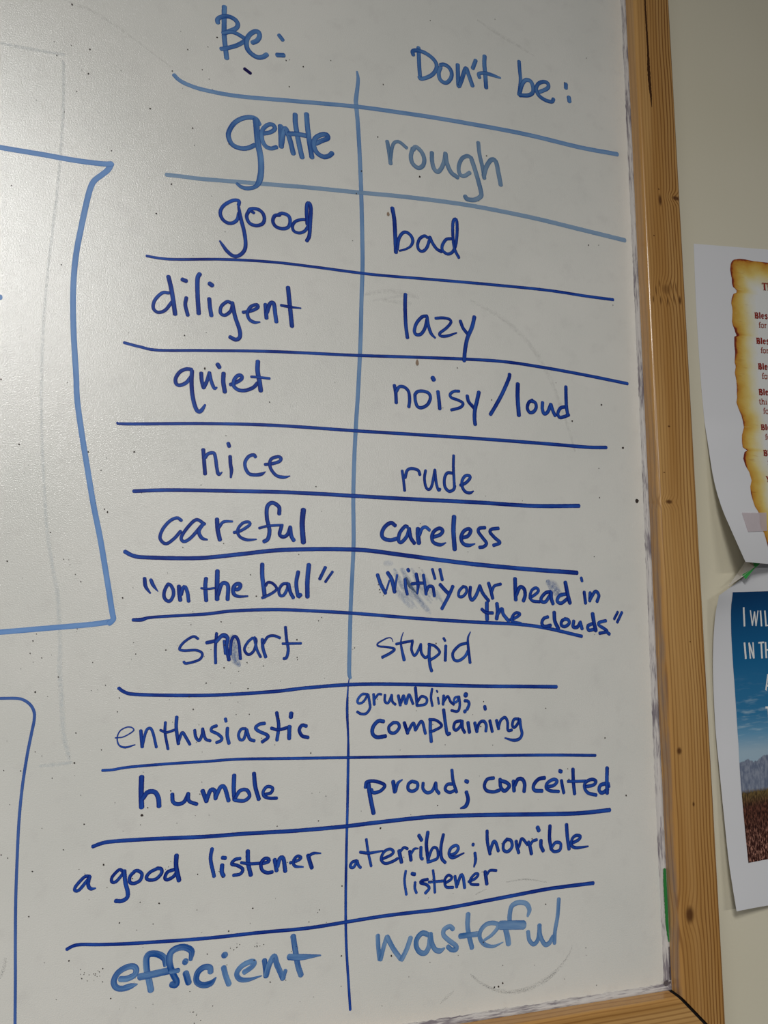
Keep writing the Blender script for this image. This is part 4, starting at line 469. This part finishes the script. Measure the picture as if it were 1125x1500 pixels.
# parchment print: burnt rim to cream by distance from the torn edge
n = NT('parchment_print')
dist = n.attr('rim')
p = n.pos()
w1 = n.noise(p, 160, 3, .6); w2 = n.noise(p, 45, 2)
dd = n.math('ADD', dist, n.math('MULTIPLY', n.math('SUBTRACT', w1, .5), .0042))
dd = n.math('ADD', dd, n.math('MULTIPLY', n.math('SUBTRACT', w2, .5), .012))
c = n.ramp(n.math('MULTIPLY', dd, 30), [(0.0, S(118, 40, 24)), (.018, S(150, 66, 26)), (.055, S(192, 134, 48)), (.17, S(207, 167, 76)), (.34, S(220, 196, 118)), (.54, S(222, 214, 180)), (.80, S(222, 222, 219))])
P = n.sep(p)
crease = n.noise(n.xyz(n.math('MULTIPLY', P[0], 35), 0, n.math('MULTIPLY', P[2], 260)), 1.0, 3, .6)
fold = n.math('MULTIPLY', n.smooth(crease, .60, .74), n.smooth(dist, .030, .004))
c = n.mix(n.math('MULTIPLY', fold, .6), c, S(158, 92, 30))
pale = n.math('MULTIPLY', n.smooth(crease, .38, .26), n.smooth(dist, .030, .004))
c = n.mix(n.math('MULTIPLY', pale, .55), c, S(226, 204, 130))
n.set(c, .5, .3)
M['parchment'] = n.m

# printed landscape: sky over hills over brush, by height down the print
n = NT('landscape_print')
h = n.attr('down'); a = n.attr('right')
cl = n.noise(n.xyz(n.math('MULTIPLY', a, 3), n.math('MULTIPLY', h, 22), 0), 2.0, 3, .6)
sky = n.ramp(h, [(0.0, S(8, 58, 104)), (.14, S(14, 76, 124)), (.33, S(26, 100, 148)), (.50, S(52, 122, 166)), (.60, S(104, 156, 190)), (.70, S(160, 184, 200))])
streak = n.math('MULTIPLY', n.smooth(cl, .50, .75), n.math('SUBTRACT', n.smooth(h, .36, .52), n.smooth(h, .62, .72)))
sky = n.mix(n.math('MULTIPLY', streak, .6), sky, S(176, 200, 212))
ridge = n.math('ADD', .745, n.math('MULTIPLY', n.math('SUBTRACT', n.noise(n.xyz(n.math('MULTIPLY', a, 14), 3.1, 0), 1.0, 3, .6), .5), .06))
ridge = n.math('SUBTRACT', ridge, n.math('MULTIPLY', a, .07))
hill = n.mix(n.smooth(n.noise(n.xyz(n.math('MULTIPLY', a, 60), n.math('MULTIPLY', h, 40), 0), 1.0, 3, .6), .35, .65), S(104, 114, 136), S(140, 147, 163))
c = n.mix(n.smooth(n.math('SUBTRACT', h, ridge), -.003, .003), sky, hill)
bn = n.noise(n.xyz(n.math('MULTIPLY', a, 120), n.math('MULTIPLY', h, 75), 0), 1.0, 5, .72)
brush = n.mix(n.smooth(bn, .42, .62), S(44, 24, 20), S(112, 70, 56))
far = n.mix(n.smooth(bn, .4, .6), S(70, 56, 34), S(118, 98, 60))
near = n.mix(n.smooth(bn, .48, .62), S(52, 24, 20), S(188, 136, 118))
low = n.mix(n.smooth(h, .83, .87), far, brush)
low = n.mix(n.smooth(h, .88, .97), low, near)
edge = n.math('ADD', h, n.math('MULTIPLY', n.math('SUBTRACT', bn, .5), .02))
c = n.mix(n.smooth(edge, .822, .832), c, low)
n.set(c, .5, .2)
M['landscape'] = n.m

# ---------------------------------------------------------------- the room: the wall behind everything
YW = 0.004
def box(x0, x1, y0, y1, z0, z1):
    v = [(x, y, z) for x in (x0, x1) for y in (y0, y1) for z in (z0, z1)]
    return v, [(0, 1, 3, 2), (4, 6, 7, 5), (0, 4, 5, 1), (2, 3, 7, 6), (0, 2, 6, 4), (1, 5, 7, 3)]
v, f = box(-1.6, 1.9, YW, YW + .12, 0.0, 2.75)
wall = mesh_obj('wall_back', v, f, M['wall'])
tag(wall, kind='structure')

# ---------------------------------------------------------------- whiteboard with its pine frame
XI, XO = 0.3918, 0.4296       # inner and outer line of the right upright
ZI, ZO = 1.1745, 1.1367       # inner and outer line of the bottom rail
XL, ZT = -1.10, 2.32          # far left and top inner lines, outside the picture
YF = -0.016                   # front of the frame
board = empty('whiteboard', (-.35, 0, ZO), 'large white whiteboard covered in blue marker words inside a varnished pine frame', 'whiteboard')

v, f = box(XL - .01, XI + .004, 0.0, YW - .0003, ZI - .004, ZT + .01)
mesh_obj('writing_panel', v, f, M['board'], board)

def rail(name, inner, outer, a0, a1, horiz, mat, gap=0.0):
    """a length of eased-edge pine between two mitres; section runs from the inner line to the outer line"""
    r = .0030
    sec = [(0, YW - .0004)]
    for k in range(7):
        t = k / 6 * math.pi / 2
        sec.append((r - r * math.cos(t), YF + r - r * math.sin(t)))
    w = abs(outer - inner)
    for k in range(7):
        t = k / 6 * math.pi / 2
        sec.append((w - r + r * math.sin(t), YF + r - r * math.cos(t)))
    sec.append((w, YW - .0004))
    sg = 1 if outer > inner else -1
    vs = []
    nseg = 24
    for k in range(nseg + 1):
        for q, y in sec:
            lo = a0 - q + gap; hi = a1 + q - gap      # the mitre widens towards the outside
            t = lo + (hi - lo) * k / nseg
            c_ = inner + sg * q
            vs.append((t, y, c_) if horiz else (c_, y, t))
    m = len(sec)
    fs = []
    for k in range(nseg):
        for j in range(m):
            a = k * m + j; b = k * m + (j + 1) % m
            fs.append((a, b, b + m, a + m))
    fs.append(tuple(range(m))); fs.append(tuple(range(nseg * m, nseg * m + m)))
    o = mesh_obj(name, vs, fs, mat, board)
    for p_ in o.data.polygons: p_.use_smooth = False
    import bmesh
    bm = bmesh.new(); bm.from_mesh(o.data); bmesh.ops.recalc_face_normals(bm, faces=bm.faces)
    for fc in bm.faces: fc.smooth = len(fc.verts) == 4
    for e in bm.edges:
        if len(e.link_faces) == 2 and e.calc_face_angle() > .6: e.smooth = False
    bm.to_mesh(o.data); bm.free()
    return o
right = rail('frame_rail', XI, XO, ZI, ZT, False, M['pine_side'])
tag(right, 'upright pine rail at the right with knots and a dark split near its top')
bottom = rail('frame_rail', ZI, ZO, XL, XI, True, M['pine_flat'], gap=.0034)
tag(bottom, 'pine rail along the bottom edge of the whiteboard')
rail('frame_rail', ZT, ZT + .0378, XL, XI, True, M['pine_flat'], gap=.0002)
rail('frame_rail', XL, XL - .0378, ZI, ZT, False, M['pine_side'])
# dark open joint at the mitre: backing seen through the gap
w = XO - XI
e = .0042
vs = [(XI - e, YW - .0006, ZI + .0002), (XI + e * .2, YW - .0006, ZI), (XI + w, YW - .0006, ZO), (XI + w - e * 1.6, YW - .0006, ZO),
      (XI + .0012 - e, -.0118, ZI - .0012), (XI + .0012, -.0118, ZI - .0012), (XI + w - .002, -.0155, ZO + .002), (XI + w - .002 - e, -.0155, ZO + .002)]
mesh_obj('mitre_gap', vs, [(0, 1, 2, 3), (4, 5, 6, 7), (0, 1, 5, 4), (2, 3, 7, 6), (1, 2, 6, 5), (0, 3, 7, 4)], M['gap'], board)

# split in the upright
vs = []; fs = []
C = spline([(a, b, c_) for a, b, c_ in CRACK], .0015)
random.seed(3)
for i, p in enumerate(C):
    j = random.uniform(-.08, .08) * p.z
    vs += [(p.x - p.z * .5 + j, YF - .0001, p.y), (p.x + p.z * .5 + j, YF - .0001, p.y)]
    if i: fs.append((2 * i - 2, 2 * i - 1, 2 * i + 1, 2 * i))
ROOTS[right.name] = ROOTS['whiteboard']
cr = mesh_obj('wood_split', vs, fs, M['crack'], right)

# caulk beads along the panel edge
random.seed(11)
def bead(name, horiz, a0, a1, label):
    vs = []; fs = []; k = 0; t = a0
    while t < a1:
        wd_ = random.uniform(.0024, .0030) if not horiz else random.uniform(.0030, .0040)
        if not horiz: wd_ += .0016 * max(0, min(1, (1.62 - t) / .3))
        ring = [(0, -.0035), (wd_ * .45, -.0019), (wd_, -.00008), (wd_, .0001), (0, .0001)]
        for q, y in ring:
            vs.append((t, y, ZI + q) if horiz else (XI - q, y, t))
        if k:
            b = (k - 1) * 5
            for j in range(5): fs.append((b + j, b + (j + 1) % 5, b + 5 + (j + 1) % 5, b + 5 + j))
        k += 1; t += .003
    o = mesh_obj(name, vs, fs, M['caulk'], board, smooth=True)
    o['label'] = label
bead('caulk_bead', False, ZI, ZT, 'grimy caulk bead beside the upright rail')
bead('caulk_bead', True, XL, XI, 'grimy caulk bead along the bottom rail')

# ---- everything drawn on the panel
def on_board(a, b, lift):
    return (a, -lift, b)
def ink_part(name, label, style, strokes, lift, dl, edge=0.0, step=.0007):
    k = Ink(on_board)
    random.seed(label)
    for i, fl in enumerate(strokes):
        pts = [(fl[j] * 1e-5, fl[j + 1] * 1e-5, fl[j + 2] * 1e-5) for j in range(0, len(fl), 3)]
        k.stroke(pts, lift + i * dl, step=step, edge=edge)
    return k.build(name, M[style], board, label)
for i, (l, s, t) in enumerate(SMUDGES):
    ink_part('wiped_smudge', l, s, t, .00004 + i * 2e-6, 4e-7, step=.0015)
for i, (l, s, t) in enumerate(BOXES):
    ink_part('drawn_outline' if 'dot' not in l else 'marker_dot', l, s, t, .00008, 1e-6, step=.0015)
for i, (l, s, t) in enumerate(LINES):
    ink_part('ruled_line', l, s, t, .00009 + i * 3e-6, 1e-6, .05, step=.0015)
for i, (l, s, t) in enumerate(WORDS):
    ink_part('handwritten_word' if 'tick' not in l else 'marker_tick', l, s, t, .00016, 3e-6, .05)
for i, (l, s, t) in enumerate(EDGEMARKS):
    k = Ink(lambda a, b, lift: (a, -.0022 - lift, b))
    random.seed(i)
    for q, fl in enumerate(t):
        k.stroke([(fl[j] * 1e-5 + .0012, fl[j + 1] * 1e-5, fl[j + 2] * 1e-5) for j in range(0, len(fl), 3)], .0012 + q * 1e-5, edge=.3)
    k.build('edge_mark', M[s], board, l)

# dirt specks: far too many and too small to count
vs = []; fs = []
random.seed(9)
for i in range(0, len(SPECKS), 3):
    x, z, r = (q * 1e-5 for q in SPECKS[i:i + 3])
    b = len(vs); ph = random.random() * 6
    ax = random.uniform(.7, 1.2)
    for k in range(7):
        t = k / 7 * math.tau
        q = r * random.uniform(.75, 1.15)
        vs.append((x + q * math.cos(t + ph) * ax, -.00030, z + q * math.sin(t + ph)))
    fs.append(tuple(range(b, b + 7)))
tag(mesh_obj('dirt_specks', vs, fs, M['speck'], board), 'tiny dark dirt specks scattered over the whiteboard', kind='stuff')
for l, x, z, ra, rb in STAINS:
    vs = [(x + ra * .5 * math.cos(t / 16 * math.tau) * (1 - .3 * math.sin(t / 16 * math.tau)), -.00026, z + rb * .5 * math.sin(t / 16 * math.tau)) for t in range(16)]
    mesh_obj('drip_stain', vs, [tuple(range(16))], M['stain'], board)['label'] = l

# ---------------------------------------------------------------- curling paper sheets on the wall
SHW = .216
class Sheet:
    def __init__(self, d):
        self.rows, self.S, self.XR, self.tt, self.tb = d
        self.H = abs(self.rows[0][2] - self.rows[-1][2])
    def at(self, s, t, lift=0.0):
        r = self.rows; m = len(r) - 1
        f_ = min(max(t, 0), 1) * m
        i = min(int(f_), m - 1); u = f_ - i
        a, b, c_, d = (Vector(r[k]) for k in (max(i - 1, 0), i, i + 1, min(i + 2, m)))
        q = .5 * (2 * b + (c_ - a) * u + (2 * a - 5 * b + 4 * c_ - d) * u * u + (3 * b - a - 3 * c_ + d) * u ** 3)
        k = max(0.0, 1 - s / self.S) ** 2
        return Vector((q.x + (self.XR - q.x) * s / SHW, YW - .0004 - max(q.y - .0004, 0) * k - lift,
                       q.z + s * (self.tt * (1 - t) + self.tb * t)))
    def grid(self, name, mat, parent, left, s1, t0, t1, lift, ns=28, nt=60, attrs=False):
        vs = []; fs = []; dn = []; rt = []
        for i in range(nt + 1):
            t = t0 + (t1 - t0) * i / nt
            s0 = left(t)
            for j in range(ns + 1):
                u = (j / ns) ** 1.4
                s = s0 + (s1 - s0) * u
                vs.append(self.at(s, t, lift)); dn.append(i / nt); rt.append(s * 5)
                if i and j:
                    a = (i - 1) * (ns + 1) + j - 1
                    fs.append((a, a + 1, a + ns + 2, a + ns + 1))
        return mesh_obj(name, vs, fs, mat, parent, {'down': dn, 'right': rt} if attrs else None, smooth=True)

def lerp_table(tab, t):
    if t <= tab[0][1]: return tab[0][0]
    for (s0, t0), (s1, t1) in zip(tab, tab[1:]):
        if t <= t1: return s0 + (s1 - s0) * (t - t0) / max(t1 - t0, 1e-9)
    return tab[-1][0]

def printed(sheet, name, strokes, mat, parent, lift, label=None):
    k = Ink(lambda a, b, l_: sheet.at(a, b / sheet.H, l_))
    for i, fl in enumerate(strokes):
        k.stroke([(fl[j] * 1e-5, fl[j + 1] * 1e-5 * sheet.H, fl[j + 2] * 1e-5) for j in range(0, len(fl), 3)], lift + i * 1e-6, step=.0004, caps=False)
    return k.build(name, mat, parent, label)

# upper sheet: burnt parchment print
A = Sheet(SHEET_A)
pa = empty('paper_poster', tuple(A.at(.1, 1.0)), 'white paper poster with burnt-edged parchment print and red text, its lower left corner curling', 'poster')
sh = A.grid('paper_sheet', M['paper'], pa, lambda t: 0.0, SHW, 0, 1, 0.0)
def parch_top(s):
    tab = [(b, a) for a, b in PARCH_TOP]
    return lerp_table(tab, s) + (.002 * math.sin(s * 300) if s > PARCH_TOP[-1][0] else 0)
vs = []; fs = []; rim = []
NT_, tb_ = 260, .945
cols = [0, .0004, .0009, .0016, .0026, .004, .006, .0085, .012, .016, .021, .027, .035, .05, .075, .1, .13]
s_end = SHW - .014
LT = PARCH_LEFT
for i in range(NT_ + 1):
    vv = i / NT_
    for j, q in enumerate(cols + [None] * 6):
        t_mid = LT[0][1] + (tb_ - LT[0][1]) * vv
        sl = lerp_table(LT, t_mid)
        if q is None:
            k_ = j - len(cols) + 1
            s = sl + .13 + (s_end + .0015 * math.sin(vv * 90) - sl - .13) * k_ / 6
        else: s = sl + q
        tt_ = parch_top(s)
        t = tt_ + (tb_ - tt_) * vv
        vs.append(A.at(s, t, .00025))
        rim.append(max(0, min(s - sl, (t - tt_) * A.H, (tb_ - t) * A.H, s_end - s)))
        m_ = len(cols) + 6
        if i and j:
            a = (i - 1) * m_ + j - 1
            fs.append((a, a + 1, a + m_ + 1, a + m_))
o = mesh_obj('parchment_picture', vs, fs, M['parchment'], pa, {'rim': rim})
o['label'] = 'printed parchment with burnt golden edges'
for tx, bold, st in TEXT_A:
    printed(A, 'printed_text', st, M['red_bold' if bold else 'red_thin'], pa, .00045, 'dark red bold printed text' if bold else 'thin reddish brown printed text')

# lower sheet: landscape print
Bs = Sheet(SHEET_B)
pb = empty('paper_poster', tuple(Bs.at(.1, 1.0)), 'white paper poster with a blue sky and desert brush picture below the parchment poster', 'poster')
(c0s, c0t), (c1s, c1t) = CORNER_CUT
def cut(t):
    if t >= c0t: return 0.0
    return max(0.0, c0s + (c1s - c0s) * (t - c0t) / (c1t - c0t))
sh = Bs.grid('paper_sheet', M['paper'], pb, cut, SHW, 0, 1, 0.0, nt=90)
PL = PICTURE_LEFT
t0, t1 = PL[0][1], PL[-1][1]
(ra, rta), (rb, rtb) = PICTURE_RIGHT
vs = []; fs = []; dn = []; rt = []
for i in range(101):
    q = i / 100
    tl = t0 + (t1 - t0) * q
    sl = lerp_table(PL, tl)
    slope0, slope1 = (rta - t0) / (ra - PL[0][0]), (rtb - t1) / (rb - PL[-1][0])
    for j in range(25):
        s = sl + (SHW - .026 - sl) * j / 24
        t = tl + (slope0 * (1 - q) + slope1 * q) * (s - sl)
        vs.append(Bs.at(s, t, .00025)); dn.append(q); rt.append((s - sl) / .16)
        if i and j:
            a = (i - 1) * 25 + j - 1
            fs.append((a, a + 1, a + 26, a + 25))
o = mesh_obj('landscape_picture', vs, fs, M['landscape'], pb, {'down': dn, 'right': rt}, smooth=True)
o['label'] = 'printed picture of blue sky, grey hills and brown brush'
for tx, st in TEXT_B:
    printed(Bs, 'printed_text', st, M['white_print'], pb, .00045, 'white printed capital letters')

# tape
def tape(name, pts, faces, mat, label, thick=.00008):
    o = mesh_obj(name, pts, faces, mat)
    s_ = o.modifiers.new('thickness', 'SOLIDIFY'); s_.thickness = thick
    tag(o, label, 'tape')
    return o
(a, b, c_, d) = CLEAR_TAPE
vs = []; fs = []
for i in range(7):
    for j in range(7):
        u, w_ = j / 6, i / 6
        s = (a[0] * (1 - u) + d[0] * u) * (1 - w_) + (b[0] * (1 - u) + c_[0] * u) * w_
        t = (a[1] * (1 - u) + d[1] * u) * (1 - w_) + (b[1] * (1 - u) + c_[1] * u) * w_
        vs.append(A.at(s, t, .0006))
        if i and j:
            k = (i - 1) * 7 + j - 1
            fs.append((k, k + 1, k + 8, k + 7))
tape('tape_strip', vs, fs, M['clear'], 'clear tape strip near the lower left corner of the parchment poster')
G = GREEN_TAPE
tape('tape_strip', G, [(0, 1, 2, 5), (5, 2, 3, 4)], M['green_tape'], 'short green tape strip between the two paper posters', .0001)
tape('tape_strip', CORNER_TAPE, [(0, 1, 2, 3, 4)], M['frost'], 'frosted tape holding the top left corner of the lower poster to the wall')
